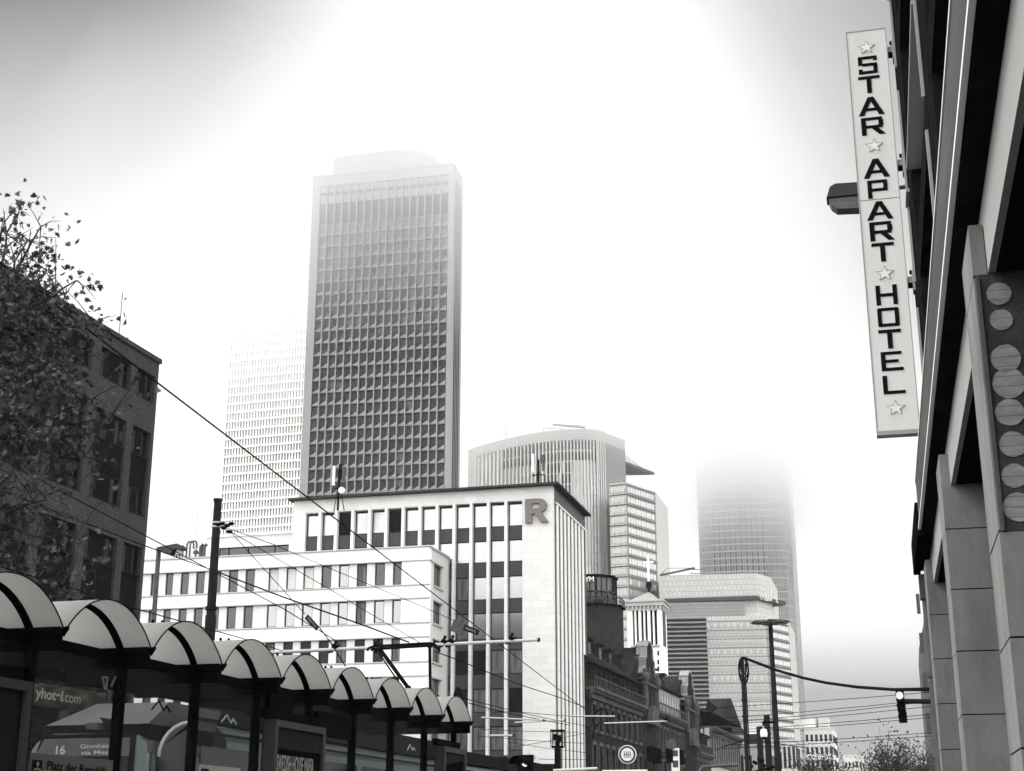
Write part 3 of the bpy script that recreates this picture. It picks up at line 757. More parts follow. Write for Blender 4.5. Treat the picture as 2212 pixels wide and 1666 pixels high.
# side wall towards the street
sdir = Cc - A2; sdir.z = 0; FCS = Frame(A2, math.degrees(math.atan2(sdir.x, sdir.y) + YAW)); L_ = sdir.length
sw = MB(FCS); sw.box(L_ * .3, L_, -.05, 1.5, 20, zcr - .004); sw.build('side_wall', 'granite_grey', B)
sf = MB(FCS)
for k in range(4): sf.box(L_ * (.03 + .075 * k), L_ * (.055 + .075 * k), -.2, 1.5, 20, zcr - .01)
sf.build('corner_fins', 'fin_metal', B)
zc = zpx(Cc, 1351, 1003); cpts = [atz(a, b_, zc) for a, b_ in ((1310, 1007), (1351, 1002.6), (1413.5, 1026), (1352, 1027))]
cn = MB(); cn.prism([tuple(p) for p in cpts], (0, 0, .9)); o = cn.build('roof_canopy', 'canopy_dark', B)
mb = MB()
for a, b_ in (((1351, 985), (1395, 1018)), ((1350, 990), (1375, 1012))): 
    p0 = at(a[0], a[1], math.hypot(Cc.x, Cc.y)); p1 = atz(b_[0], b_[1], zc + .9); mb.tube([p0, p1], .2, 5)
mb.build('canopy_stay', 'fin_metal', B)
# lower wing
q0 = at(1351.8, 1041.4, 425); zl = q0.z; q1 = atz(1414.9, 1062.2, zl); qa = atz(1316, 1045.5, zl)
fr = MB(); f3 = [qa, q0, q1]
for p in f3: p.z = 0
bk = q1 + Vector((0, 25, 0)); fr.plan([(p.x, p.y) for p in (qa, q0, q1, bk, qa + Vector((0, 30, 0)))], 0, zl)
fr.build('wing_wall', 'granite_light', B)
def wing_windows(P0, P1, z_top, step, n_rows, cols, mat, hfrac, parent, x0=.04, x1=.94, line='granite_grey', cap=100, base=None):
    d = P1 - P0; F = Frame(P0, math.degrees(math.atan2(d.x, d.y) + YAW)); L_ = d.length; cl = []
    ln = MB(F)
    if base: ln2 = MB(F); ln2.box(.05, L_ - .05, -.08, -.005, 18, z_top - .05); ln2.build('wall_cladding', base, parent)
    for r_ in range(n_rows):
        z = z_top - step * r_; ln.box(0.02, L_, -.16, -.085 if base else -.005, z - .25, z)
        for c in range(cols):
            w_ = L_ * (x1 - x0) / cols; x = L_ * x0 + w_ * c; g_ = .82 if c % 2 else .74
            cl.append((x, z - step * .78, w_ * g_, step * hfrac, mat if (c * 3 + r_ * 5) % 9 else 'blind_glass'))
    ln.build('storey_lines', line, parent); windows(parent, F, cl, pane_only(mat, .1, -.2), cap)
stp = (zpx(q0, 1351.8, 1067) - zpx(q0, 1351.8, 1222)) / 7
wing_windows(q0, q1, zpx(q0, 1351.8, 1067) + stp, stp, 16, 10, 'far_glass_light', .5, B, line='canopy_dark', base='granite_grey')
wing_windows(qa, q0, zpx(q0, 1351.8, 1067) + stp, stp, 16, 4, 'blind_glass', .5, B, .12, .9, line='canopy_dark', cap=0)
# roof davit and mast
def davit(B, d, base, jib, tip, extra):
    mb = MB(); p0 = at(*base, d); p1 = at(*jib, d); p2 = at(*tip, d); mb.tube([p0 - Vector((0, 0, 2)), p0], .35, 6); mb.tube([p0, p1], .3, 6); mb.tube([p0, p2, p1], .08, 5)
    mb.build('roof_crane', 'pole_grey', B)
    for a, b_ in extra: mb = MB(); mb.tube([at(*a, d), at(*b_, d)], .12, 5); mb.build('roof_rail', 'pole_grey', B)
davit(B, 450, (1262, 924), (1194, 917.5), (1267, 920), [((1174, 931), (1174, 925)), ((1216, 931), (1216, 925)), ((1174, 925), (1216, 925)), ((1093, 946), (1093, 912))])

# ---- 7. second pale tower with louvres and canopy --------------------------------------------
q0 = at(1632.8, 1238, 428); zt = q0.z; qa = atz(1423, 1244, zt); q1 = atz(1664, 1246.6, zt)
FG = Frame(q0, 104.9)
B = thing('louvred_tower', 'broad pale block with dark louvres, thin canopy and glazed crown behind the belfry', 'office building', FG.M)
for p in (q0, qa, q1): p.z = 0
bd = MB(); zc = zpx(q0, 1632, 1297); zm = zpx(q0, 1640, 1330)
bk = (qa + Vector((0, 24, 0)), q1 + Vector((0, 24, 0)))
bd.plan([(p.x, p.y) for p in (qa, q0, q1, bk[1], bk[0])], zm - 1, zt)
bd.build('crown_wall', 'granite_light', B)
m0 = at(1653, 1330, 422); zmn = m0.z; ma = atz(1441, 1334, zmn); m1 = atz(1702, 1342, zmn)
for p in (m0, ma, m1): p.z = 0
bd = MB(); bd.plan([(p.x, p.y) for p in (ma, m0, m1, m1 + Vector((0, 26, 0)), ma + Vector((0, 26, 0)))], 0, zmn); bd.build('main_wall', 'granite_light', B)
dm = m0 - ma; FM = Frame(ma, math.degrees(math.atan2(dm.x, dm.y) + YAW)); Lm = dm.length
def fx(px, py): return FM.L(px, py)[0]
xs_ = fx(1530, 1450); rc = MB(FM); xg = fx(1600, 1315)
zc0 = zmn + .01; rc.box(-.5, xg + 1, 5.2, 5.5, zc0 - 1, zc - .4); rc.build('recessed_storey', 'granite_grey', B)
stp = (zpx(m0, 1655, 1358.8) - zpx(m0, 1660, 1533.6)) / 9
lv = MB(FM); z = zmn - .2
lv.box(-1, xs_, -.06, -.01, 15, zmn - .1, 0); lv.build('louvre_backing', 'dark_panel_painted_shade', B)
lv = MB(FM); z = zmn - .2; k = 0
while z > 15: lv.box(-1, xs_, -.9, -.08, z - .42, z); z -= stp / 2
lv.build('louvre_blades', 'granite_grey', B, 'stuff')
d1 = m0 - ma; xsP = FM.M @ Vector((xs_, 0, 0))
wing_windows(xsP, m0, zpx(m0, 1655, 1358.8) + stp, stp, 16, 26, 'granite', .5, B, .02, .98, line='granite_grey', cap=0)
wing_windows(m0, m1, zpx(m0, 1655, 1358.8) + stp, stp, 16, 8, 'far_glass_light', .5, B, .18, .97, line='canopy_dark', base='granite_grey')
cp_ = [atz(a, b_, zc) for a, b_ in ((1434, 1301.5), (1634, 1295), (1698, 1307.5), (1672, 1311.5), (1638, 1305), (1434, 1310.5))]
mb = MB(); mb.prism([tuple(p) for p in cp_], (0, 0, 1.1)); mb.build('roof_canopy', 'canopy_dark', B)
mb = MB(); cl = cp_[1] - cp_[0]
for k in range(24): p = cp_[5] + (cp_[4] - cp_[5]) * ((k + .5) / 24) + Vector((0, .6, -.1)); mb.tube([p, p + Vector((-.5, 2, -1.9))], .22, 5)
mb.build('canopy_bracket', 'granite_light', B)
mb = MB()
for px in (1656, 1660.5, 1665.5): mb.tube([at(px, 1298, 422), at(px - .3, 1262, 422)], .32, 6)
for a, b_ in (((1636, 1279), (1646, 1296)), ((1669, 1280), (1680, 1303)), ((1640, 1283), (1656, 1298))): mb.tube([at(*a, 424), at(*b_, 424)], .22, 5)
mb.build('canopy_stay', 'fin_metal', B)
davit(B, 432, (1426, 1243), (1501, 1227), (1441, 1228), [((1426, 1243), (1432, 1237)), ((1493, 1230), (1512, 1231)), ((1490, 1239), (1514, 1239))])

# ---- 8. glass tower vanishing in the fog, right ----------------------------------------------
C_ = at(1604, 1400, 605); FH = Frame(C_, 104.9)
B = thing('glass_tower', 'tall glass high-rise at right whose upper half vanishes in fog', 'skyscraper', FH.M)
pt = [at(a, 1400, d) for a, d in ((1519.5, 611), (1525, 607.5), (1537, 606.8), (1549, 606.5), (1608, 605), (1669, 606.5), (1690, 607), (1709, 608), (1722, 618))]
for p in pt: p.z = 0
top = 173; bd = MB(); foot = pt + [pt[-1] + Vector((0, 30, 0)), pt[0] + Vector((0, 30, 0))]
bd.plan([(p.x, p.y) for p in foot], 0, top); bd.build('glass_body', 'far_glass', B)
stp = (zpx(pt[4], 1606, 1230) - zpx(pt[4], 1606, 1320)) / 6
for (i0, i1, cols) in ((0, 3, 1), (3, 4, 5), (4, 5, 5), (5, 8, 2)):
    ln = MB(); vr = MB(); pw_ = []
    for i in range(i0, i1):
        a, b_ = pt[i], pt[i + 1]; d = b_ - a; F = Frame(a, math.degrees(math.atan2(d.x, d.y) + YAW)); L_ = d.length
        z = stp * 4; j = 0; q = MB(F)
        while z < top:
            q.box(0, L_, -.3, -.02, z, z + (.22 if j % 2 and i1 - i0 != 1 else .45)); z += stp; j += 1
        for k in range(cols * 2 + 1): q.box(L_ * k / (cols * 2) - .06, L_ * k / (cols * 2) + .06, -.15, -.01, 10, top - .5)
        kk = len(ln.v); ln.v += q.v; ln.f += [[kk + e for e in f_] for f_ in q.f]; ln.m += q.m; ln.sm += q.sm
        z = stp * 4; j = 0
        while z < top and cols > 2:
            for c in range(cols):
                x = L_ * (c + .12) / cols; qq = MB(F); qq.box(x, x + L_ * .34 / cols, -.1, -.015, z + .5, z + stp - .3); kk = len(vr.v); vr.v += qq.v; vr.f += [[kk + e for e in f_] for f_ in qq.f]; vr.m += qq.m; vr.sm += qq.sm
            z += stp; j += 1
    ln.build('glazing_bars', 'far_bar', B)
    if vr.v: vr.build('window', 'tower_glass_light', B, 'stuff')
# ---- 9. row of dark old buildings along the street --------------------------------------------
P0 = at(1276, 1600, 141); P0.z = 0; FO = Frame(P0, 16.6)
zo = lambda px, py: FO.L(px, py)[1]
fxo = lambda px: FO.L(px, 1560)[0]
def old_house(B, x0, x1, lv, nwin, mat, attic_mat, rows, wfrac=.5, dormers=0, roof_d=9, roof_z=None):
    """lv: z of (cornice, attic eave); rows: [(sill, head, material)]"""
    wl = MB(FO); corn, eave = lv; p = (x1 - x0) / nwin; xs = [x0]
    for k in range(nwin): c = x0 + p * (k + .5); xs += [c - p * wfrac / 2, c + p * wfrac / 2]
    xs.append(x1); zz = [0]
    for s_, h_ in rows: zz += [s_, h_]
    zz.append(corn); grid_wall(wl, xs, zz, {(2 * k + 1, j) for k in range(nwin) for j in range(1, len(zz) - 1, 2)}, 0, .7)
    wl.box(x0, x1, .9, 1.2, 0, corn - .1); wl.build('wall', mat, B)
    cells = [(xs[2 * k + 1], s_, xs[2 * k + 2] - xs[2 * k + 1], h_ - s_, rnd.choice(['glass_black', 'glass_dark', 'glass_dark', 'curtain_glass'])) for s_, h_ in rows[::-1] for k in range(nwin)]
    windows(B, FO, cells, framed('old_stone', .35, .12, .12, (.5,)))
    tr = MB(FO)
    for s_, h_ in rows:
        for k in range(nwin):
            a, b_ = xs[2 * k + 1], xs[2 * k + 2]
            tr.box(a - .12, b_ + .12, -.22, -.003, s_ - .35, s_ - .1); tr.prism([(a - .2, 0, h_ + .15), (b_ + .2, 0, h_ + .15), ((a + b_) / 2, 0, h_ + .55)], (0, -.2, 0))
            tr.box(a - .28, a - .1, -.12, -.004, s_ - .1, h_ + .12); tr.box(b_ + .1, b_ + .28, -.12, -.004, s_ - .1, h_ + .12)
    tr.build('window_surround', 'old_stone_light', B)
    cr = MB(FO); cr.box(x0, x1, -.7, .8, corn, corn + .3); cr.box(x0, x1, -.45, .7, corn - .3, corn - .003); cr.box(x0, x1, -.2, .6, corn - .8, corn - .303)
    k = x0 + .3
    while k < x1 - .3: cr.box(k, k + .25, -.6, -.46, corn - .3, corn - .01); k += .8
    cr.build('cornice', 'old_stone_light', B)
    if attic_mat:
        at_ = MB(FO); n2 = nwin + 2; p2 = (x1 - x0) / n2; ax = [x0]
        for k in range(n2): c = x0 + p2 * (k + .5); ax += [c - p2 * .22, c + p2 * .22]
        ax.append(x1); a0, a1 = corn + .3, eave; lo, hi = a0 + (a1 - a0) * .34, a0 + (a1 - a0) * .84
        grid_wall(at_, ax, [a0, lo, hi, a1], {(2 * k + 1, 1) for k in range(n2)}, .35, .9); at_.build('attic_wall', attic_mat, B)
        windows(B, FO, [(ax[2 * k + 1], lo, ax[2 * k + 2] - ax[2 * k + 1], hi - lo, ['glass_light', 'glass_black'][attic_mat != 'old_stone']) for k in range(n2)], framed('old_stone', .6, .1, .1, (.5,)))
        ra = MB(FO)
        for k in range(n2 * 2 + 1): x = x0 + (x1 - x0) * k / (2 * n2); ra.box(x - .05, x + .05, -.5, -.42, corn + .3, corn + 1.2)
        ra.box(x0, x1, -.54, -.38, corn + 1.2, corn + 1.3); ra.build('balcony_railing', 'old_stone_light', B)
    rf = MB(FO); rz = roof_z or eave + 5
    rf.box(x0, x1, -.25, 1.0, eave, eave + .22)
    rf.prism([(x0, -.1, eave + .22), (x0, roof_d, rz), (x0, roof_d + 7, rz), (x0, roof_d + 9, eave + .22)], (x1 - x0, 0, 0)); 
    r_ = rf.build('roof', 'slate', B)
    for k in range(dormers):
        x = x0 + (x1 - x0) * (k + .5) / dormers; d = MB(FO); y = roof_d * .22; z = eave + .3 + (rz - eave) * .22
        d.box(x - .8, x + .8, y, y + 3, z - .6, z + 1.3); d.box(x - 1, x + 1, y - .3, y + 3.2, z + 1.303, z + 1.5); d.build('dormer', 'slate', r_)
        d = MB(FO); d.box(x - .55, x + .55, y - .03, y - .005, z - .3, z + 1.0); d.build('pane', 'glass_dark', r_)
    mb = MB(FO); mb.box(x0, x0 + .4, 1.2, roof_d + 8, 0, eave); mb.box(x1 - .4, x1, 1.2, roof_d + 8, 0, eave); mb.box(x0 + .4, x1 - .4, roof_d + 7.6, roof_d + 8, 0, eave); mb.build('rear_wall', 'old_stone', B)
def gable(B, xc, w_, z0, zt, zmid):
    """baroque scrolled gable standing on the facade"""
    g = MB(FO); h_ = zt - z0; pr = [(-.5, 0), (-.5, .38), (-.62, .42), (-.42, .5), (-.34, .62), (-.36, .72), (-.24, .76), (-.22, .9), (-.1, .98), (0, 1), (.1, .98), (.22, .9), (.24, .76), (.36, .72), (.34, .62), (.42, .5), (.62, .42), (.5, .38), (.5, 0)]
    g.prism([(xc + a * w_, -.25, z0 + b_ * h_) for a, b_ in pr], (0, 1.3, 0)); g.build('gable', 'old_stone', B)
    c = MB(FO); pts = [(xc + a * w_ * 1.04, .35, z0 + b_ * h_ + .05) for a, b_ in pr[3:-3]]
    for a, b_ in zip(pts, pts[1:]): 
        d = (Vector(b_) - Vector(a)).normalized(); n = Vector((-d.z, 0, d.x)); c.prism([Vector(a) - Vector((0, .75, 0)), Vector(b_) - Vector((0, .75, 0)), Vector(b_) + n * .25 - Vector((0, .75, 0)), Vector(a) + n * .25 - Vector((0, .75, 0))], (0, 1.2, 0))
    c.build('gable_coping', 'copper', B)
    k = MB(FO)
    for s_ in (-1, 1): x = xc + s_ * w_ * .46; k.box(x - .45, x + .45, -.6, -.255, z0, z0 + h_ * .36); k.box(x - .6, x + .6, -.75, -.256, z0 + h_ * .36, z0 + h_ * .4); k.ball((x, -.45, z0 + h_ * .46), .5, sc=(1, 1, 1.4)); k.ball((x, -.45, z0 + h_ * .56), .28)
    k.box(xc - w_ * .5, xc + w_ * .5, -.5, -.257, z0 + h_ * .37, z0 + h_ * .4)
    k.build('gable_pillar', 'old_stone_light', B)
    q = MB(FO); 
    for dx in (-.2, .2): q.box(xc + dx * w_ - .45, xc + dx * w_ + .45, -.3, -.258, z0 + h_ * .08, z0 + h_ * .3)
    q.box(xc - .4, xc + .4, -.3, -.258, z0 + h_ * .5, z0 + h_ * .64); q.build('window', 'glass_black', B)
    b_ = MB(FO); rr = w_ * .3; b_.prism([(xc + rr * math.cos(t), -.9, z0 - 1.5 + rr * math.sin(t)) for t in [i * math.pi / 10 for i in range(11)]], (0, .6, 0)); b_.build('arched_pediment', 'old_stone_light', B)

z_c, z_e = zo(1277, 1490), zo(1277, 1431)
rws = [(zo(1277, 1702), zo(1277, 1612)), (zo(1277, 1573), zo(1277, 1524))]
rws = [(rws[0][0] - 5, rws[0][0] - 1.2)] + rws
xg1, xg2, xe = fxo(1400), fxo(1487), fxo(1600)
B = thing('old_building', 'long soot dark old building next to the stone office, first scrolled gable', 'building', FO.M)
old_house(B, 0, fxo(1386), (z_c, z_e), 9, 'old_stone', 'old_stone', rws, .5, 5, 8, z_e + 6.4)
xa, xb = fxo(1386), fxo(1415); 
wl = MB(FO); wl.box(xa, xb, -.15, .8, 0, z_c); wl.build('centre_bay', 'old_stone', B)
gable(B, (xa + xb) / 2, (xb - xa) * .95, z_c, zo(1400, 1392), 0)
# higher cross roof behind
def cross_roof(B, xc, zr, ze, w_): cr = MB(FO); cr.prism([(xc - w_, .4, ze), (xc, .4, zr), (xc + w_, .4, ze)], (0, 17, 0)); cr.build('cross_roof', 'slate', B)
cross_roof(B, (xa + xb) / 2, zo(1400, 1400), z_e, 9)
B = thing('old_building', 'old dark building between the two scrolled gables, pale attic with dark windows', 'building', FO.M)
xc, xd = fxo(1476), fxo(1500)
z_c2 = z_c + .2; z_e2 = zo(1440, 1491)
old_house(B, xb, xc, (z_c2, z_e2), 9, 'old_stone', 'old_plaster', rws, .45, 3, 8, z_e2 + 4.5)
wl = MB(FO); wl.box(xc, xd, -.15, .8, 0, z_c2); wl.build('centre_bay', 'old_stone', B)
gable(B, (xc + xd) / 2, (xd - xc) * .9, z_c2 - 1, zo(1487, 1455), 0); cross_roof(B, (xc + xd) / 2, zo(1487, 1461), z_e2, 9)
B = thing('old_building', 'low old building with dormer and dark cornice after the second gable', 'building', FO.M)
xe1 = fxo(1531); old_house(B, xd, xe1, (z_c2 - 3.2, z_e2 - 3.8), 8, 'old_stone', 'old_stone', [(a, b_ - .5) for a, b_ in rws[:2]] + [(rws[2][0] - 2.5, rws[2][1] - 2.6)], .45, 2, 7, z_e2 - 1)
B = thing('low_building', 'pale arcaded building with tall dark windows at the far end of the old row', 'building', FO.M)
xe2 = fxo(1597); zc3 = zo(1530, 1572); old_house(B, xe1, xe2, (zc3, zc3 + 2.2), 14, 'old_plaster', None, [(2, 6), (zo(1545, 1650) , zo(1545, 1596))], .5, 0, 7, zc3 + 3)
# pale house with hipped roof behind
def simple_block(name, label, cat, corner, d, left, right, rdepth, wall, bearing=104.9, rows=0, cols=0, wm='glass_dark', roof=None, z_first=None, step=3.4, win=(.5, .55), side=True, group=None):
    """corner: picture point of the front right top corner"""
    p = at(*corner, d); F = Frame(p, bearing); zt = p.z; B = thing(name, label, cat, F.M, group)
    xl = F.L(left, corner[1])[0]; mb = MB(F); mb.box(xl, 0, 0, rdepth, 0, zt); mb.box(xl - .2, .2, -.2, rdepth + .2, zt + .003, zt + .4); mb.build('wall', wall, B)
    if rows:
        cl = []; w_ = -xl / cols
        for r_ in range(rows):
            for c in range(cols): cl.append((xl + w_ * (c + .5 - win[0] / 2), zt - step * (r_ + 1), w_ * win[0], step * win[1], wm))
        windows(B, F, cl, framed('dark_frame', -.06, .1, .05, (), .01))
        if side:
            FS = Frame(p, bearing - 90); n = max(2, int(rdepth / w_)); ww = rdepth / n
            windows(B, FS, [(ww * (c + .5 - win[0] / 2), zt - step * (r_ + 1), ww * win[0], step * win[1], wm) for r_ in range(rows) for c in range(n)], framed('dark_frame', -.06, .1, .05, (), .01))
    if roof:
        h_, ins = roof; rf = MB(F); y = rdepth
        rf.add([(xl - .5, -.5, zt + .4), (.5, -.5, zt + .4), (.5, y + .5, zt + .4), (xl - .5, y + .5, zt + .4), (xl + ins, y / 2, zt + h_), (-ins, y / 2, zt + h_)], [(0, 1, 5, 4), (1, 2, 5), (2, 3, 4, 5), (3, 0, 4), (0, 3, 2, 1)])
        rf.build('roof', 'slate', B)
    return B, F, zt
simple_block('hipped_house', 'pale house with a dark hipped roof behind the old row', 'building', (1604, 1592), 330, 1480, 0, 26, 'old_plaster', 104.9, 2, 10, roof=(9.5, 9), step=5)
simple_block('corner_building', 'pale building with a big square dark window behind the lamp posts', 'building', (1640, 1566), 300, 1607, 0, 14, 'grey_plaster', 104.9, 4, 1, roof=None, step=4.4, win=(.62, .6))
simple_block('corner_building', 'low pale building with a tall dark window right of the cable mast', 'building', (1665, 1612), 240, 1575, 0, 18, 'old_plaster', 104.9, 2, 5, step=4.6, win=(.3, .7))
simple_block('plinth_building', 'low colonnaded building at the foot of the pale louvred block', 'building', (1718, 1601), 400, 1660, 0, 15, 'granite_light', 104.9, 2, 6, step=7, win=(.6, .8))
B, F, zt = simple_block('far_block', 'white rounded office block with small dark windows left of the street gap', 'building', (1798, 1574), 520, 1737, 0, 30, 'white_panel', 104.9, 7, 6, step=4.2, win=(.55, .55))
mb = MB(F); xq = F.L(1752, 1570)[0]; mb.tube([(xq - 3, 6, zt), (xq - 3, 6, zt + 3.6)], 5.2, 24); mb.build('roof_drum', 'white_panel', B)
mb = MB(F); a = F.L(1766, 1560)[0]; mb.box(a, -1.5, 3, 15, zt + .4, zt + 4.2); mb.build('roof_plant', 'grey_plaster', B)
simple_block('far_block', 'low pale block between the two far trees', 'building', (1862, 1633), 560, 1822, 0, 20, 'white_panel', 104.9, 4, 5, step=4.2, win=(.5, .5))
# tall slab beyond the right hand building
p = at(1983, 1380, 120); FV = Frame(p, 104.9)
B = thing('slab_tower', 'tall pale corner slab just left of the pillared building', 'building', FV.M)
zt = p.z; x1 = FV.L(1998, 1380)[0]
mb = MB(FV); mb.prism([(0, 0, 0), (x1, 0, 0), (x1, 0, zt + 1.2), (0, 0, zt - .8)], (0, 12, 0)); mb.build('front_wall', 'sign_grey', B)
mb = MB(FV); mb.box(x1 + .005, x1 + .5, -.3, 12, 0, zt + 1.4); mb.box(x1 + .9, x1 + 1.2, -.3, 12, 0, zt + 1.2); mb.box(x1 + .5, x1 + .9, .2, 11, 0, zt + 1.1); mb.box(x1 + 1.2, x1 + 9, .1, 11, 0, zt + 1.0); mb.build('corner_fins', 'granite_grey', B)
mb = MB(FV)
for k in range(6): mb = MB(FV); mb.box(.1, x1 - .15, -.02, -.004, 3 + 3.1 * k, 4.6 + 3.1 * k); mb.build('window', 'spandrel', B)

# ---- 10. tower with the glazed gym storey ----------------------------------------------------
p = at(1280, 1400, 168); FY = Frame(p, 104.9); F = FY
xr = lambda px, py=1350: F.L(px, py)[0]; zz_ = lambda py: F.L(1280, py)[1]
B = thing('gym_tower', 'dark octagonal tower with glazed gym storey and ring balcony beside the stone office', 'tower', F.M)
rs = xr(1347) ; rg = xr(1333)
def octo(mb, r, z0, z1, m=0, n=8, off=.5): mb.prism([(r * math.cos((k + off) * 2 * math.pi / n), r * math.sin((k + off) * 2 * math.pi / n), z0) for k in range(n)], (0, 0, z1 - z0), m)
mb = MB(F); octo(mb, rs, 0, zz_(1316)); mb.build('shaft', 'brick_shaft', B)
mb = MB(F); octo(mb, rs * 1.08, zz_(1317), zz_(1313)); mb.build('balcony_floor', 'dark_panel', B)
mb = MB(F); R_ = rs * 1.05; z0, z1 = zz_(1313), zz_(1297)
for z in (z1, (z0 + z1) / 2): mb.tube([(R_ * math.cos((k + .5) * math.pi / 4), R_ * math.sin((k + .5) * math.pi / 4), z) for k in range(9)], .05, 5)
for k in range(32):
    a, t = divmod(k, 4); p0 = Vector((R_ * math.cos((a + .5) * math.pi / 4), R_ * math.sin((a + .5) * math.pi / 4), z0)); p1 = Vector((R_ * math.cos((a + 1.5) * math.pi / 4), R_ * math.sin((a + 1.5) * math.pi / 4), z0)); q = p0.lerp(p1, t / 4); mb.tube([q, q + Vector((0, 0, z1 - z0))], .05, 5)
mb.build('balcony_railing', 'pole_grey', B)
mb = MB(F); octo(mb, rg * .985, zz_(1313), zz_(1252)); mb.build('glazed_storey', 'curtain_glass', B)
mb = MB(F)
for k in range(8):
    p0 = Vector((rg * math.cos((k + .5) * math.pi / 4), rg * math.sin((k + .5) * math.pi / 4), zz_(1313))); p1 = Vector((rg * math.cos((k + 1.5) * math.pi / 4), rg * math.sin((k + 1.5) * math.pi / 4), zz_(1313))); H_ = Vector((0, 0, zz_(1252) - zz_(1313)))
    for t in (0, .33, .66): q = p0.lerp(p1, t); mb.tube([q, q + H_], .13 if t == 0 else .06, 5)
    for t in (.04, .45, .98): mb.tube([p0 + H_ * t, p1 + H_ * t], .1, 5)
mb.build('glazing_bars', 'dark_frame', B)
mb = MB(F); octo(mb, rg * 1.1, zz_(1252), zz_(1249.5)); octo(mb, rg * .8, zz_(1249.5) + .003, zz_(1247)); mb.build('roof', 'dark_panel', B)
a = (1.5 + .0) * math.pi / 4; yg = -rg * math.cos(math.pi / 8)
text('gym_sign', 'GYM', F, xr(1266), yg - .22, zz_(1265), (zz_(1254) - zz_(1265)) * 1.3, 'trim_bright', B, .03, .02, 1.0)
rr_ = random.Random(3); mb = MB(F)          # plants behind the glass railing
for k in range(260): a = rr_.uniform(-2.6, -.6); r_ = rs * rr_.uniform(.93, 1.0); z = z0 + rr_.random() ** 1.5 * (z1 - z0) * 1.9; c = Vector((r_ * math.cos(a), r_ * math.sin(a), z)); d = Vector([rr_.gauss(0, .22) for _ in range(3)]); e = Vector([rr_.gauss(0, .22) for _ in range(3)]); mb.add([c, c + d, c + e], [(0, 1, 2)])
mb.build('balcony_plants', 'leaf_far', B)
mb = MB(F); mb.box(xr(1308), xr(1312), yg * 1.14, yg * 1.04, zz_(1378), zz_(1363)); mb.build('window', 'glass_black', B)

# ---- 11. white belfry with a cross --------------------------------------------------------------
p = at(1430, 1400, 225); F = Frame(p, 104.9); FSd = Frame(p, 30)
B = thing('belfry', 'white square belfry with dark slots, cornice and a tall cross on top', 'tower', F.M)
xl = F.L(1356, 1400)[0]; zc = F.L(1430, 1313)[1]; zb = F.L(1430, 1407)[1]; D_ = -xl
sl = []
for a, b_ in ((1375, 1392), (1403, 1422), (1440, 1460), (1470, 1490), (1510, 1530), (1540, 1565)): sl += [F.L(975.9 + a / 3.523, 1350)[0], F.L(975.9 + b_ / 3.523, 1350)[0]]
zs0, zs1 = F.L(1394, 1394)[1], F.L(1394, 1318.5)[1]
mb = MB(F); grid_wall(mb, [xl] + sl + [0], [0, zs0, zs1, zc], {(2 * k + 1, 1) for k in range(6)}, 0, .8)
mb.box(-.8, 0, .8, D_, 0, zc - .003); mb.box(xl, xl + .8, .8, D_, 0, zc - .003); mb.box(xl + .8, -.8, D_ - .5, D_, 0, zc - .003); mb.build('shaft', 'white_plaster', B)
mb = MB(F); mb.box(xl + .8, -.8, 1.6, 1.8, zs0 - 1, zs1 + .5); mb.build('slot_backing', 'dark_panel', B)
mb = MB(F)
for k in range(2): mb.box(.02, .1, D_ * (.25 + .3 * k), D_ * (.42 + .3 * k), zs0, zs1)
mb.build('side_slot', 'pole_grey', B)
mb = MB(F); mb.box(xl - .5, .5, -.5, D_ + .5, zc + .35, zc + .95); mb.box(xl - .7, .7, -.7, D_ + .7, zc + .953, zc + 1.15); mb.box(xl - .15, .15, -.15, D_ + .15, zc, zc + .347)
k = xl - .4
while k < .4: mb.box(k, k + .25, -.42, -.155, zc - .25, zc + .345); k += .62
mb.box(sl[0] - .3, sl[-1] + .3, -.35, -.005, zs0 - .25, zs0)
k = 0
while k < D_: mb.box(.155, .42, k, k + .25, zc - .25, zc + .345); k += .62
mb.build('cornice', 'old_plaster', B)
cxp = F.L(1395, 1250)[0]; za = zc + 1.15; zp = zof(F, 1395, 1273); mb = MB(F); cy = D_ / 2
mb.add([(xl, 0, za), (0, 0, za), (0, D_, za), (xl, D_, za), (cxp, cy, zp)], [(0, 1, 4), (1, 2, 4), (2, 3, 4), (3, 0, 4), (0, 3, 2, 1)]); mb.build('roof', 'copper', B)
mb = MB(F); mb.tube([(cxp, cy, zp - .6), (cxp, cy, zof(F, 1395, 1262))], .16, 7); mb.ball((cxp, cy, zof(F, 1395, 1259)), .5, sc=(1, 1, 1.35)); mb.build('finial_ball', 'black_metal', B)
mb = MB(F); zt_, zar = zof(F, 1394, 1194), zof(F, 1394, 1208.5); mb.box(cxp - .16, cxp + .16, cy - .12, cy + .12, zof(F, 1395, 1256), zt_); w_ = F.L(1405.5, 1208)[0] - F.L(1394, 1208)[0]; mb.box(cxp - w_, cxp - .163, cy - .1, cy + .1, zar - .16, zar + .16); mb.box(cxp + .163, cxp + w_, cy - .1, cy + .1, zar - .16, zar + .16)
mb.build('cross', 'trim_bright', B)
mb = MB(F)
for z in (1412, 1431, 1446): zq = F.L(1422, z)[1]; mb.box(F.L(1420, z)[0], F.L(1424, z)[0], -.06, -.01, zq - .3, zq + .4)
mb.build('small_window', 'dark_frame', B)

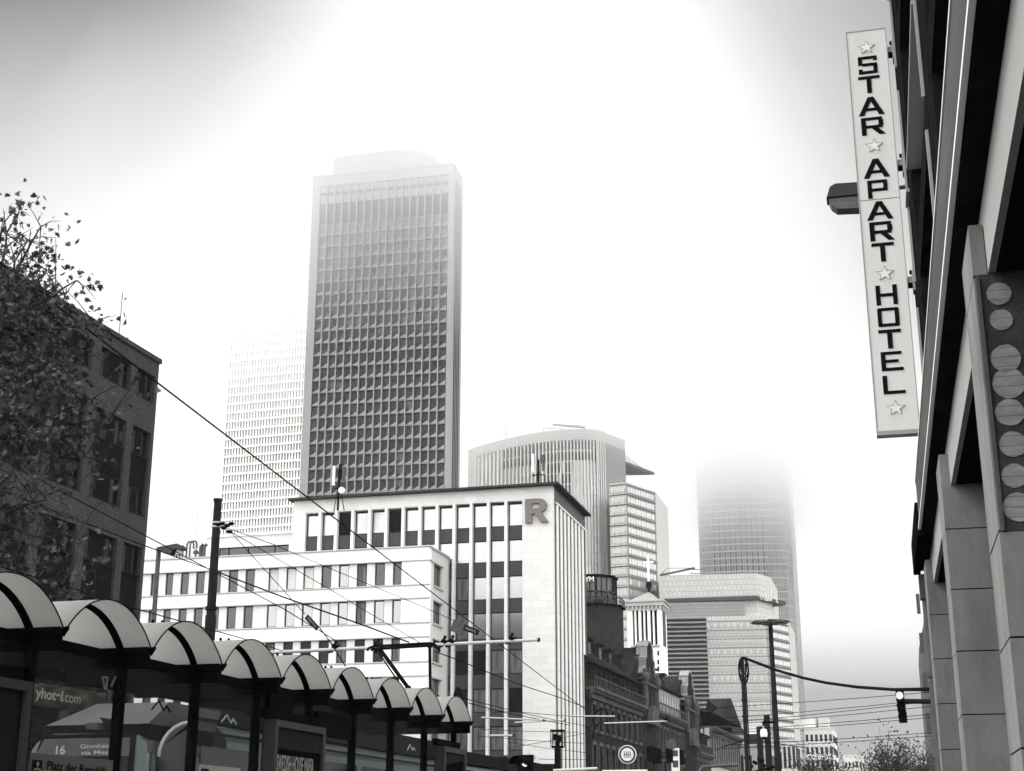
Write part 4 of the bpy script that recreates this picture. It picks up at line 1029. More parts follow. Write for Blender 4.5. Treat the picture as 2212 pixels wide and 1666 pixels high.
# ---- 12. pillared building on the right ------------------------------------------------------------
FA = Frame((0, 0, 0), 103.96)          # x: away from the kerb, y: along the street
RB = thing('pillared_building', 'dark street building on the right with concrete pillars and a projecting ledge', 'building', FA.M)
H0 = 1.6; S_END = 20.0; TC, TB, TF = .67, .75, .90
zbb, zbt = H0 + 2.96, H0 + 3.37; zfb, zft = zbt, H0 + 3.92; tf = .594
for k, s0 in enumerate((2.6, 7.84, 13.05, 18.35)):
    mb = MB(FA); z = 0; hs = 1.0
    # clad in slabs with open joints
    cuts = [0] + [4.17 - .53 * q for q in range(7, -1, -1)] + [zbt - .12]
    if k == 1: cuts = [0] + [3.12 - .55 * q for q in range(5, -1, -1)]
    for a, b_ in zip(cuts, cuts[1:]): mb.box(TC, 1.6, s0, s0 + .72, a + .005, b_ - .005)
    if k == 1: mb.box(TC, TC + .075, s0, s0 + .72, zbb - .01, zbt - .12); mb.box(TC, TC + .01, s0 + .01, s0 + .72, 3.13, zbb - .02)
    mb.box(TC + .012, 1.59, s0 + .012, s0 + .71, 0, zbt - .13, 1)
    mb.build('pillar', ['concrete', 'soffit_black'], RB)
# bare top of the second pillar with glued mounting discs
bw_ = MB(FA); s0 = 7.84; bw_.box(TC + .011, 1.6, s0 + .006, s0 + .3, 3.12, zbb + .25)
bo = bw_.build('bare_wall_patch', 'bare_wall', RB)
mb = MB(FA); mb.box(TC + .012, TC + .03, s0 - .012, s0 + .004, 3.12, zbb - .02); mb.build('patch_edging', 'pole_grey', RB)
FD = Frame(FA.M @ Vector((0, s0 + .02, 0)), 103.96)
rr_ = random.Random(5)
for dx, py, r_ in [(50, 635, 26), (49, 692, 24), (50, 776, 31), (51, 830, 34), (46, 893, 30), (46, 962, 28), (42, 1030, 26), (43, 1098, 31)]:
    x, z = TC + dx * 7.84 / 3130, FD.L(2180, py)[1]; R_ = r_ * 7.8 / 3130; d = MB(FD); n = 26
    d.prism([(x + R_ * math.cos(t) * (1 + rr_.uniform(-.03, .03)), -.02 if r_ > 20 else -.006, z + R_ * math.sin(t) * (1 + rr_.uniform(-.03, .03))) for t in [i * 2 * math.pi / n for i in range(n)]], (0, .028 if r_ > 20 else .012, 0)); d.build('mounting_disc', 'disc_board' if r_ > 20 else 'bare_wall', RB)
mb = MB(FA); mb.box(TB, TB + .04, -4, S_END - .4, zbb, zbt - .003); mb.build('edge_beam', 'concrete_light', RB)
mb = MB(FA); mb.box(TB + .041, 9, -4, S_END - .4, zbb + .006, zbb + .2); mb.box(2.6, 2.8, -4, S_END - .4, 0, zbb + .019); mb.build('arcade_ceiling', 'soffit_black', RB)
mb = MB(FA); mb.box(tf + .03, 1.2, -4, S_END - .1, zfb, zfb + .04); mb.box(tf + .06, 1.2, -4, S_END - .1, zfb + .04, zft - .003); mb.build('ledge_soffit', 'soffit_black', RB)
mb = MB(FA)
for a, b_ in ((-4, 3.1), (3.12, 7.4), (7.42, 12.2), (12.22, 17.1)): mb.box(tf, tf + .059, a, b_, zfb + .06, zft)
mb.build('ledge_fascia', 'fascia_metal', RB)
mb = MB(FA); mb.box(tf - .012, tf + .02, -4, S_END - .1, zfb + .02, zfb + .055); mb.box(tf - .01, tf + .06, -4, 17.1, zft + .003, zft + .03); mb.build('ledge_trim', 'trim_bright', RB)
mb = MB(FA); mb.box(tf - .03, tf + .06, 17.2, S_END - .1, zfb - .05, zft - .2); mb.build('ledge_end_board', 'dark_panel', RB)
# upper storeys: deep window bays, pale parapets
bay = 5.35; mb = MB(FA); wallz = [zft + .03]
par = MB(FA); cells = []
FU = Frame(FA.M @ Vector((TF, S_END, 0)), 193.96)
ys = [-4.0]; y = 2.4 - bay
while y < S_END: ys += [y + .9, y + bay - .35]; y += bay
ys = [v for v in ys if v < S_END - .6]; 
if len(ys) % 2 == 0: ys.append(S_END - 1.2)
ys.append(S_END)
stories = [(zft + .03 + 3.3 * k, zft + 1.15 + 3.3 * k, zft + 2.95 + 3.3 * k) for k in range(5)]
for (zf, z1_, z2_) in stories:
    mb.box(TF, TF + .5, -4, S_END, z2_, z2_ + .38)
    for i in range(0, len(ys) - 1):
        if i % 2 == 1: continue
        a, b_ = ys[i], ys[i + 1]; mb.box(TF, TF + .5, a, b_, zf, z2_ - .003)
for (zf, z1_, z2_) in stories:
    for i in range(1, len(ys) - 1, 2):
        a, b_ = ys[i], ys[i + 1]
        par.box(TF + .16, TF + .3, a, b_, zf, z1_); par.box(TF - .05, TF + .3, a + .003, b_ - .003, z1_, z1_ + .05)
        par.box(TF - .03, TF + .0, a - .06, a, zf, z2_)
        cells.append((S_END - b_, z1_ + .05, b_ - a, z2_ - z1_ - .05, 'glass_black'))
mb.box(TF + .5, 9, S_END - .3, S_END, 0, zft + 17); mb.box(8.7, 9, -4, S_END - .3, 0, zft + 17); mb.box(TF, 9, -4, S_END, zft + 17, zft + 17.4)
mb.box(TF, TF + .4, S_END - 1.0, S_END, 0, zft)
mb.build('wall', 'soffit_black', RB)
par.build('window_parapets', 'concrete_light', RB)
windows(RB, FU, cells, framed('trim_bright', .2, .05, .06, (.33, .66)))
mb = MB(FA); 
for a, b_ in ((0, 2.1), (2.11, 3.6), (3.61, zfb - .1)): mb.tube([(.72, S_END + .12, a), (.72, S_END + .12, b_)], .07, 9)
for z in (1.2, 2.1, 3.6): mb.tube([(.72, S_END + .12, z), (.72, S_END + .12, z + .07)], .09, 9)
mb.box(.63, .82, S_END, S_END + .2, zfb - .35, zfb - .02); mb.build('downpipe', 'pole_grey', RB)

# hotel sign hung beside the facade
FS_ = Frame(FA.M @ Vector((0, 19.6, 0)), 103.96)
S = thing('hotel_sign', 'tall narrow vertical sign reading STAR APART HOTEL on the right facade', 'sign', FS_.M)
xl, z_b = FS_.L(1894, 932); xr_ = FS_.L(1984, 927)[0]; z_t = FS_.L(1871, 67)[1]; zs_ = FS_.L(1905, 430)[1]
xl = (xl + FS_.L(1830.7, 73)[0]) / 2; xr_ = (xr_ + FS_.L(1912.7, 61.5)[0]) / 2
for a, b_ in ((z_b, zs_ - .006), (zs_ + .006, z_t)):
    mb = MB(FS_); mb.box(xl, xr_, 0, .16, a, b_, 0); mb.build('sign_panel', 'sign_white', S)
mb = MB(FS_); e = .014
mb.box(xl - e, xl - .001, -.006, .17, z_b, z_t); mb.box(xr_ + .001, xr_ + e, -.006, .17, z_b, z_t); mb.box(xl - e, xr_ + e, -.006, .17, z_t + .001, z_t + e); mb.box(xl - e, xr_ + e, -.006, .17, z_b - .06, z_b - .001); mb.build('sign_border', 'sign_edge', S)
xm = (xl + xr_) / 2; wl = .29
for ch, a, b_ in [('*', 88.8, 118), ('S', 120.7, 160.5), ('T', 163.4, 202), ('A', 208.5, 250), ('R', 252.5, 292.3), ('*', 300, 331), ('A', 342, 385), ('P', 388, 429), ('A', 434, 475.4), ('R', 478, 521), ('T', 523.5, 566), ('*', 575.6, 608), ('H', 615, 659.7), ('O', 664, 706.5), ('T', 711, 754), ('E', 758.6, 802), ('L', 810, 852), ('*', 866, 899)]:
    cxx = 1871.7 + (1938.6 - 1871.7) * ((a + b_) / 2 - 67) / (929 - 67); z1_ = FS_.L(cxx, a + 1)[1]; z0_ = FS_.L(cxx, b_ - 1)[1]
    w_ = wl * {'A': 1.25, 'T': 1.05, 'R': 1.1, '*': .82, 'S': .93, 'P': .98}.get(ch, 1); mb = MB(FS_)
    y0 = -.008 if ch != '*' else -.015
    for poly in GL[ch]: mb.prism([(xm - .01 + (u - .5) * w_, y0, z0_ + v * (z1_ - z0_)) for u, v in poly], (0, -.025 - y0 + .023, 0))
    if ch == '*':
        mb2 = MB(FS_); mb2.prism([(xm - .01 + (u - .5) * w_ * 1.12, -.008, z0_ + .006 + (v - .5) * 1.1 * (z1_ - z0_) + .5 * (z1_ - z0_)) for u, v in GL['*'][0]], (0, .006, 0)); mb2.build('star_outline', 'lamp_metal', S)
    mb.build('star' if ch == '*' else 'letter', 'star_light' if ch == '*' else 'letter_black', S)
for cy_ in (107, 352, 606, 900):
    cxx = 1912.7 + (1983.3 - 1912.7) * (cy_ - 61.5) / 865 + 10; z = FS_.L(cxx, cy_)[1]; mb = MB(FS_)
    mb.box(xr_ + .02, TF, .03, .13, z - .02, z + .07, 0); mb.box(xr_ + .02, TF - .01, .03, .13, z - .07, z - .025, 1); mb.box(TF - .03, TF, -.02, .18, z - .15, z + .15, 0); mb.tube([(TF - .06, .08, z + .15), (TF, .08, z + .15)], .03, 6, 1)
    mb.build('sign_bracket', ['concrete_light', 'black_metal'], S)
# street lamp head that shows behind the sign
FLh = Frame(FA.M @ Vector((0, 24.5, 0)), 103.96); a = FLh.L(1787, 432); b_ = FLh.L(1858, 445)
t = thing('street_lamp', 'dark lamp head sticking out left behind the hotel sign', 'street lamp', FLh.M @ T(b_[0] + 1.2, 0, a[1]))
zu, zl_ = FLh.L(1800, 403)[1], FLh.L(1800, 462)[1]; hh = zu - zl_; mb = MB(FLh); x0_, x1_ = a[0], b_[0] + .35
mb.prism([(x0_, -.12, zl_ + hh * .55), (x0_ + .06, -.12, zl_ + hh * .9), (x0_ + .16, -.12, zu), (x1_, -.12, zu - .03), (x1_, -.12, zl_ + hh * .5), (x0_ + .02, -.12, zl_ + hh * .5)], (0, .3, 0)); mb.build('lamp_housing', 'lamp_metal', t)
mb = MB(FLh); mb.prism([(x0_ + .02, -.11, zl_ + hh * .5 - .01), (x1_ - .1, -.11, zl_ + hh * .48), (x1_ - .1, -.11, zl_), (x0_ + .16, -.11, zl_ + hh * .08), (x0_ + .06, -.11, zl_ + hh * .25)], (0, .28, 0)); mb.build('lamp_glass', 'lamp_glass', t)
mb = MB(FLh); mb.box(x0_ - .01, x1_, -.13, .19, zl_ + hh * .5 - .008, zl_ + hh * .5 + .012); mb.build('lamp_rim', 'black_metal', t)
mb = MB(FLh); mb.tube([(x1_ - .02, .03, zu - hh * .3), (x1_ + .5, .03, zu - hh * .25), (x1_ + 1.2, .03, zu - hh * .6)], .04, 8); mb.tube([(x1_ + 1.2, .03, zu - hh * .6), (x1_ + 1.2, .03, 0)], .07, 8); mb.build('lamp_post', 'lamp_metal', t)
# ------------------------------------------------------------------ tram shelters
XF = -8.69; PITCH_S = 1.932; YS = 13.91
words_s = ['first from the left, cut off by the picture edge', 'second from the left, station name panel under it', 'third from the left, tram cab seen through its glass', 'fourth from the left, in front of the big tram mast',
           'fifth from the left, right above the framed poster', 'sixth from the left, left of the pantograph', 'seventh from the left, under the pantograph', 'eighth from the left, second last of the row', 'last and smallest of the row, before the stone office']
def ztop(k): return 3.70 + .0145 * k
NV = 20
for k in range(-1, 9):
    y0, y1 = YS + PITCH_S * (k - 1) + .0, YS + PITCH_S * k; zt = ztop(k)
    if k == -1: continue
    t = thing('tram_shelter', 'arched tram shelter ' + words_s[k], 'shelter', T(XF, y1, .3), 'vaulted tram shelters in a row')
    ya, yb = y0 + .05, y1 - .03; yc = (ya + yb) / 2; w2 = (yb - ya) / 2; ri = .43; DP = 2.3; rc = (w2 * w2 + ri * ri) / (2 * ri); fa = math.asin(w2 / rc)
    prof = lambda a, g_=0.0: Vector((0, yc - (rc - g_) * math.sin(fa * (1 - 2 * a / math.pi)), zt + .04 + ri - rc + (rc - g_) * math.cos(fa * (1 - 2 * a / math.pi))))
    angs = [math.pi * i / NV for i in range(NV + 1)]
    mb = MB(); vs = []
    for x in (XF, XF - DP):
        for g_ in (0, .012):
            for a in angs: p = prof(a, g_); vs.append((x, p.y, p.z))
    n = NV + 1; fs = []
    for i in range(NV): fs += [(i, i + 1, 2 * n + i + 1, 2 * n + i), (n + i + 1, n + i, 3 * n + i, 3 * n + i + 1), (i + 1, i, n + i, n + i + 1), (2 * n + i, 2 * n + i + 1, 3 * n + i + 1, 3 * n + i)]
    mb.add(vs, fs, 0, True); mb.build('vault', 'vault_skin', t)
    mb = MB()                                    # dark edge moulding of the open end
    for xe in (XF + .006,):
        pts = [prof(a) + Vector((xe, 0, 0.0)) for a in angs]; mb.tube(pts, .009, 6)
    mb.build('vault_edge', 'dark_frame', t)
    for xr in (-.34, -1.65):
        mb = MB(); vs = []
        for x in (XF + xr, XF + xr - .08):
            for g_ in (.014, .05):
                for a in angs: p = prof(a, g_); vs.append((x, p.y, p.z))
        mb.add(vs, fs); mb.build('rib', 'rib_black', t)
        if xr == -.34 or k > 0:
            mb = MB()
            for a in (math.pi * .38, math.pi * .5): p = prof(a); mb.ball((XF + xr - .07, p.y, p.z + .02), .022)
            mb.build('roof_bolt', 'black_metal', t)
    mb = MB(); mb.box(XF - DP, XF + .0, yb - .075, yb + .06, zt - .045, zt + .045); mb.box(XF - DP, XF - .02, yb - .06, yb + .05, zt - .19, zt - .05)
    mb.prism([(XF - .0, yb - .05, zt + .03), (XF + .06, yb + .0, zt + .06), (XF + .05, yb + .05, zt + .05), (XF, yb + .05, zt - .02)], (0, 0, -.02)); mb.build('gutter_beam', 'black_metal', t)
    xp = XF - .365
    mb = MB(); mb.box(xp - .055, xp + .055, yb - .05, yb + .05, .3, zt - .192); mb.box(xp + .058, xp + .064, yb - .03, yb + .03, .3, zt - .4); mb.build('post', 'black_metal', t)
    mb = MB()
    for z in (3.3, 3.14): mb.tube([(xp + .005, yb - .1, z), (xp + .005, yb - .07, z)], .035, 8)
    mb.build('clamp', 'black_metal', t)
    mb = MB(); mb.box(xp - .02, xp + .02, y0 + .03, yb - .075, zt - .13, zt - .02); mb.build('edge_rail', 'black_metal', t); mb = MB(); mb.box(XF - DP, XF - DP + .05, y0 + .03, yb - .075, zt - .14, zt - .02); mb.build('edge_rail', 'black_metal', t)
    mb = MB(); mb.box(xp - .005, xp + .005, y0 + .1, yb - .08, 1.35 if k else .5, zt - .15); mb.build('glass_panel', 'shelter_glass', t)
    if k in (1, 2, 3, 7):
        if k != 1:
            FB = Frame((xp + .01, 0, 0), 14.9); c = {2: [(328, 1532.8), (343.4, 1514.3), (353.8, 1535.3), (359.3, 1523.9), (367.8, 1539)], 3: [(478.4, 1559.6), (490.3, 1544.5), (499.2, 1562.3), (503.5, 1552.7), (510.6, 1565)], 7: [(879.9, 1621.3), (885.4, 1608.4), (890.9, 1620.7), (893.3, 1614.5), (896.4, 1621.3)]}[k]
            P_ = [Vector((FB.L(a, b_)[0], 0, FB.L(a, b_)[1])) for a, b_ in c]; mb = MB(FB)
            for a, b_ in zip(P_, P_[1:]): mb.tube([a, b_], .011, 5)
            mb.build('bird_marking', 'letter_black' if k == 2 else 'tube_light', t)
        else:
            FB = Frame((xp + .01, 0, 0), 14.9); mb = MB(FB)
            for c in (((221, 1463), (227, 1490)), ((232, 1463), (229, 1490)), ((250, 1461), (240, 1483)), ((221, 1464), (232, 1463))):
                mb.tube([(FB.L(a, b_)[0], 0, FB.L(a, b_)[1]) for a, b_ in c], .012, 5)
            mb.build('scratch_mark', 'poster_ink', t)
XP = XF - .365
# a facade frame looking from the street: x runs away from the camera, y to the left
FSH = Frame((XP + .03, 0, 0), 14.9)
# station name panel (hangs from the second shelter's posts)
a = FSH.L(60, 1626); b_ = FSH.L(240, 1638.5)
sn = thing('station_sign', 'grey panel reading Platz der Republik with tram symbol under the second shelter', 'sign', FSH.M @ T(a[0], 0, 1.6))
mb = MB(FSH); mb.box(a[0], b_[0], -.03, .02, a[1] - .62, a[1]); mb.build('panel', 'sign_grey', sn)
x = a[0]; wd = b_[0] - a[0]
textfit('lettering', 'Platz der Republik', FSH, (95, 1662), (225, 1675), 18.5, 'letter_black', sn, -.036, .01)
mb = MB(FSH); mb.box(x + wd * .03, x + wd * .14, -.036, -.031, a[1] - .34, a[1] - .07); mb.build('symbol_board', 'dark_frame', sn)
mb = MB(FSH); u = wd * .11 / .27; xs0 = x + wd * .03
for q in (rect(.18, .25, .24, .62), rect(.76, .25, .82, .62), rect(.18, .62, .82, .68), rect(.26, .4, .74, .46), rect(.18, .2, .82, .26), rect(.47, .68, .53, .78)):
    mb.prism([(xs0 + p * wd * .11, -.042, a[1] - .34 + v * .27) for p, v in q], (0, .005, 0))
mb.prism([(xs0 + p * wd * .11, -.042, a[1] - .34 + v * .27) for p, v in ((.5, .76), (.66, .84), (.5, .96), (.34, .84))], (0, .005, 0)); mb.build('tram_symbol', 'poster_ink', sn)
a = FSH.L(805, 1640)
for px, d_, lab in ((800, 0, ''), ):
    a = FSH.L(795, 1660); b_ = FSH.L(852, 1662)
    a = FSH.L(797, 1645)
a = FSH.L(426, 1651); b_ = FSH.L(515, 1660)
sn = thing('station_sign', 'plain grey panel under the glass of the fourth shelter', 'sign', FSH.M @ T(a[0], 0, 1.4))
mb = MB(FSH); mb.box(a[0], b_[0], -.03, .02, a[1] - .5, a[1]); mb.build('panel', 'screen_white' if 0 else 'poster_ink', sn)
mb = MB(FSH); mb.box(a[0] + .06, a[0] + .28, -.034, -.031, a[1] - .4, a[1] - .05); mb.build('symbol_board', 'dark_frame', sn)
# poster cases
def poster(pxl, pyl, pxr, pyr, label, kind):
    a = FSH.L(pxl, pyl); b_ = FSH.L(pxr, pyr); z = (a[1] + b_[1]) / 2; x0, x1 = a[0], b_[0]; fw = .1
    t = thing('poster_case', label, 'poster case', FSH.M @ T(x0, -.1, .3), 'lit poster cases under the shelters')
    mb = MB(FSH); mb.box(x0, x1, -.16, .05, z - fw, z); mb.box(x0, x0 + fw, -.16, .05, .6, z - fw - .001); mb.box(x1 - fw, x1, -.16, .05, .6, z - fw - .001); mb.box(x0, x1, -.1, .05, .5, .6); mb.build('case_frame', 'poster_frame', t)
    mb = MB(FSH); mb.box(x0 - .06, x1 + .02, -.02, .1, z + .03, z + .15); mb.build('case_cap', 'black_metal', t)
    mb = MB(FSH); mb.box(x0 + fw, x1 - fw, -.11, .0, .62, z - fw); mb.build('poster_sheet', 'poster_grey', t)
    w_ = x1 - x0 - 2 * fw; xo = x0 + fw
    if kind == 1:
        mb = MB(FSH); mb.box(xo, xo + w_, -.113, -.111, .62, z - fw - .3); mb.build('poster_print', 'poster_dark', t)
        text('poster_title', 'SWEDISH HOUSE MAFIA', FSH, xo + .05 * w_, -.117, z - fw - .62, .33, 'poster_ink', t, .002, .004, .225 * w_)
        mb = MB(FSH); mb.box(xo + .05 * w_, xo + .33 * w_, -.117, -.114, z - fw - .75, z - fw - .67); mb.box(xo + .66 * w_, xo + .93 * w_, -.117, -.114, z - fw - .75, z - fw - .67)
        for q in range(3): xx = xo + w_ * (.05 + .31 * q); mb.box(xx, xx + w_ * .27, -.117, -.114, .9, z - fw - .8)
        mb.build('poster_blocks', 'poster_ink', t)
        for q in range(3):
            xx = xo + w_ * (.185 + .31 * q); zc = z - fw - .93; m2 = MB(FSH); m2.prism([(xx + .085 * w_ * math.cos(s_), -.12, zc + .09 * math.sin(s_)) for s_ in [i * .4 for i in range(16)]], (0, .002, 0)); m2.prism([(xx - .11 * w_, -.12, .92), (xx + .11 * w_, -.12, .92), (xx + .1 * w_, -.12, zc - .12), (xx + .03 * w_, -.12, zc - .06), (xx - .03 * w_, -.12, zc - .06), (xx - .1 * w_, -.12, zc - .12)], (0, .002, 0)); m2.build('poster_figure', 'poster_dark', t)
    elif kind == 2:
        mb = MB(FSH); mb.prism([(xo, -.113, z - fw - .28), (xo + w_ * .4, -.113, z - fw - .2), (xo + w_, -.113, z - fw - .12), (xo + w_, -.113, .7), (xo, -.113, .7)], (0, .002, 0)); mb.build('poster_print', 'poster_dark', t)
poster(574.7, 1554.5, 684.3, 1572.9, 'framed dark concert poster with three figures under the fifth shelter', 1)
poster(944, 1613, 992, 1620.5, 'small framed poster under the last shelter', 2)
poster(-60, 1453, 44, 1479, 'big dim poster frame cut off at the left picture edge', 0)
# two more dark panels between posts (timetable boards)
for (p0, p1, z1, z2, lab) in (((580, 1493), (630, 1500), 0, .52, 'dark timetable board between the fourth and fifth shelter posts'), ((683, 1540), (757, 1548), 0, .3, 'dark timetable board below the sixth shelter roof')):
    a = FSH.L(*p0); b_ = FSH.L(*p1); t = thing('timetable_board', lab, 'board', FSH.M @ T(a[0], 0, a[1]), 'dark boards under the shelter roofs')
    mb = MB(FSH); mb.box(a[0], b_[0], -.03, .03, a[1] - z2, a[1]); mb.build('board', 'dark_panel', t)
    mb = MB(FSH); mb.box(a[0], b_[0], -.035, .035, a[1], a[1] + .03); mb.box(a[0], b_[0], -.035, .035, a[1] - z2 - .03, a[1] - z2); mb.build('board_edge', 'black_metal', t)

# ------------------------------------------------------------------ tram
TX, TY = -13.9, 25.4
FTf = Frame((TX, TY, 0), 104.9); FTsd = Frame((TX, TY, 0), 14.9)
TR = thing('tram', 'pale green tram with grey roof hood, destination board and raised pantograph behind the shelters', 'tram', FTf.M)
wl_ = FTf.L(65, 1600)[0]; zr = zof(FTf, 250, 1583); ztb = zof(FTsd, 437, 1555); LT = 33.5
zr2 = zof(FTf, 103, 1568); 
mb = MB(FTf); n = 10
# front: rounded shoulders
fp = [(0, .4)] + [(0, zr - .5)] + [(-.5 + .5 * math.cos(t), zr - .5 + .5 * math.sin(t)) for t in [i * math.pi / 12 for i in range(1, 6)]] + [(wl_ + .55 - .55 * math.sin(t), zr - .55 + .55 * math.cos(t)) for t in [i * math.pi / 12 for i in range(0, 7)]] + [(wl_, .4)]
mb.prism([(a, 0, b_) for a, b_ in fp], (0, .22, 0)); mb.build('front_shell', 'tram_teal_light', TR)
mb = MB(FTf); mb.prism([(a, .23, b_) for a, b_ in fp], (0, 3.2, 0)); mb.prism([(a, 3.45, b_ if b_ < 1 else b_ + (ztb - zr)) for a, b_ in fp], (0, LT - 3.2, 0)); mb.build('body', 'tram_teal', TR)
# roof hood
zh = zof(FTf, 280, 1513.5, .4); hx0, hx1 = FTf.L(182, 1516, .4)[0], FTf.L(340, 1513, .4)[0]; bx0, bx1 = FTf.L(103, 1568, .4)[0], FTf.L(323, 1563, .4)[0]; zb_ = zof(FTf, 210, 1566, .4); zbb_ = zof(FTf, 210, 1579, .4)
bk_ = 3.2
mb = MB(FTf); v = [(bx0, .35, zb_), (bx1, .35, zb_), (hx1, .9, zh), (hx0, .9, zh), (bx0, bk_, zb_), (bx1 + .0, bk_, zb_), (hx1, bk_, zh), (hx0, bk_, zh)]
mb.add(v, [(0, 1, 2, 3), (1, 5, 6, 2), (5, 4, 7, 6), (4, 0, 3, 7), (3, 2, 6, 7), (0, 4, 5, 1)]); hd = mb.build('roof_hood', 'tram_roof', TR)
mb = MB(FTf); mb.box(bx0 - .1, bx1 + .02, .38, bk_ - .1, zr - .1, zb_ - .004); mb.build('hood_base', 'tram_dark', TR)
mb = MB(FTf); xh, zh_ = FTf.L(204, 1587, .1)[0], 0; xh = FTf.L(212, 1555)[0]; z0_, z1_ = zof(FTf, 212, 1577), zof(FTf, 212, 1551); mb.box(xh - .16, xh + .1, -.15, .25, z0_, z1_ - .1); mb.prism([(xh + .1, -.12, z1_), (xh + .42, .1, z1_ - .05), (xh + .1, .2, z1_ - .22)], (0, .1, 0)); mb.build('headlight', 'pole_grey', TR)
# destination board and windscreen
x0, x1 = FTf.L(92, 1600)[0], FTf.L(283, 1600)[0]; za, zb2 = zof(FTf, 220, 1594.5), zof(FTf, 220, 1680)
mb = MB(FTf); mb.prism([(x0 - .25, -.02, zb2), (x1 + .1, -.02, zb2), (x1 + .1, -.02, za + .08), (x0, -.02, za + .08)], (0, .05, 0)); mb.build('windscreen_surround', 'tram_dark', TR)
zd = zof(FTf, 220, 1634); mb = MB(FTf); mb.prism([(x0 - .12, -.035, zd), (x1, -.035, zd), (x1, -.035, za), (x0 + .06, -.035, za)], (0, .01, 0)); mb.build('destination_board', 'display_board', TR)
zt1, zt2 = zof(FTf, 215, 1613), zof(FTf, 215, 1628)
textfit('route_number', '16', FTf, (123, 1630), (143, 1629.5), 19, 'display_text', TR, -.045, .02)
textfit('destination_text', 'Ginnheim', FTf, (176, 1617.5), (248, 1615), 9, 'display_text', TR, -.045, .015)
textfit('destination_text', 'via Messe', FTf, (177, 1631), (253, 1629), 9, 'display_text', TR, -.045, .015)
mb = MB(FTf); mb.box(x0 - .1, x1, -.032, -.021, .9, zd - .02); mb.build('windscreen', 'tram_glass', TR)
# cab side window and side panels
def side(px, py): return FTsd.L(px, py)
mb = MB(FTsd); x_a, x_b = .35, FTsd.L(437, 1560)[0]; zt_ = ztb - .05
pr = [(x_a, .9), (x_b - .5, .9), (x_b - .5, zt_ - .02)] + [(x_a + 1.6 - 1.5 * math.sin(t), zt_ - .02 - .75 + .75 * math.cos(t)) for t in [i * math.pi / 14 for i in range(8)]]
mb.prism([(a, -.02, b_) for a, b_ in pr], (0, .03, 0)); mb.build('cab_side_window', 'tram_glass', TR)
mb = MB(FTsd); mb.tube([(a, -.03, b_) for a, b_ in pr[2:]], .035, 6); mb.tube([(x_b - .5, -.03, .9), (x_b - .5, -.03, zt_)], .03, 6); mb.build('cab_window_trim', 'tube_light', TR)
zs1 = zof(FTsd, 437, 1579); zs2 = zof(FTsd, 437, 1585)
mb = MB(FTsd)
mb.box(x_b - .3, LT, -.03, .0, ztb - .03, ztb + .04, 0); mb.box(x_b - .3, LT, -.04, -.002, zs2 - .0, zs1, 0)
mb.build('side_rail', 'tram_dark', TR)
zw = zof(FTsd, 437, 1612)
for k in range(9):
    a = x_b + 3.1 * k; mb = MB(FTsd); mb.box(a, a + 2.7, -.015, .0, 1.0, zw); mb.build('side_window', 'tram_glass', TR)
zr_ = ztb + .45; mb = MB(FTsd)
for a, b_, c in ((4.2, 8, .42), (8.6, 12, .3), (12.6, 19, .5), (20.4, 26, .38), (27, 32.8, .45)): mb.box(a, b_, .25, 2.2, ztb + .03, ztb + .03 + c)
mb.build('roof_equipment', 'tram_dark', TR)
# wing mirror at the cab
mxx = FTsd.L(300, 1625)[0]; zmm = zof(FTsd, 300, 1600); mb = MB(FTsd); mb.box(mxx - .06, mxx + .06, -.3, -.2, zmm - .22, zmm); mb.tube([(mxx, -.25, zmm - .2), (mxx, -.25, zmm - .75), (mxx + .5, -.25, zmm - .78), (mxx + .62, -.25, zmm - 1.2)], .025, 6); mb.build('wing_mirror', 'pole_grey', TR)
# pantograph
FPn = Frame((-15.1, 43.3, 0), 104.9); pp = lambda px, py: FPn.L(px, py)
mb = MB(FPn); P3 = lambda px, py, y=0: Vector((pp(px, py)[0], y, pp(px, py)[1]))
mb.tube([P3(793, 1406), P3(797, 1400), P3(806, 1397), P3(820, 1395.5), P3(925, 1389.5), P3(938, 1391), P3(945, 1398), P3(950, 1408)], .04, 7)
mb.tube([P3(803, 1402), P3(940, 1394.5)], .03, 6); mb.tube([P3(803, 1408, .3), P3(812, 1399, .3), P3(928, 1392, .3), P3(944, 1400, .3)], .045, 6)
mb.build('pantograph_head', 'black_metal', TR)
mb = MB(FPn); mb.tube([P3(820, 1402), P3(880, 1484)], .065, 7); mb.tube([P3(818, 1410), P3(870, 1487)], .028, 6); mb.tube([P3(928, 1394), P3(930, 1520)], .05, 7); mb.ball(P3(820, 1401), .1); mb.ball(P3(928, 1395), .09)
mb.tube([P3(880, 1484), P3(900, 1530)], .1, 7); mb.tube([P3(929, 1510), P3(880, 1530)], .07, 6); mb.build('pantograph_arm', 'black_metal', TR)

# banner on the dark building behind the tram
p = hit(FLB.O + Vector((0, 0, 0)), 16.0, 240, 1500); FBn = Frame(Vector((-20.5, 36, 0)), 60)
a, b_ = FBn.L(58, 1472.5), FBn.L(229, 1499); c, d_ = FBn.L(56, 1524), FBn.L(229, 1545)
BN = thing('banner', 'crumpled dark cloth banner with white web address behind the tram', 'banner', FBn.M @ T(a[0], 0, c[1]))
mb = MB(FBn); nx_ = 26; rr_ = random.Random(9); vs = []; fs = []
for i in range(nx_ + 1):
    for j in range(9):
        t, s_ = i / nx_, j / 8; xx = a[0] + (b_[0] - a[0]) * t; top_, bot_ = a[1] + (b_[1] - a[1]) * t, c[1] + (d_[1] - c[1]) * t
        vs.append((xx, .09 * math.sin(7 * t * 3 + 4 * s_) * (1 - abs(2 * s_ - 1) * .6) + rr_.uniform(-.03, .03), bot_ + (top_ - bot_) * s_ + .02 * math.sin(t * 40)))
for i in range(nx_):
    for j in range(8): q = i * 9 + j; fs.append((q, q + 9, q + 10, q + 1))
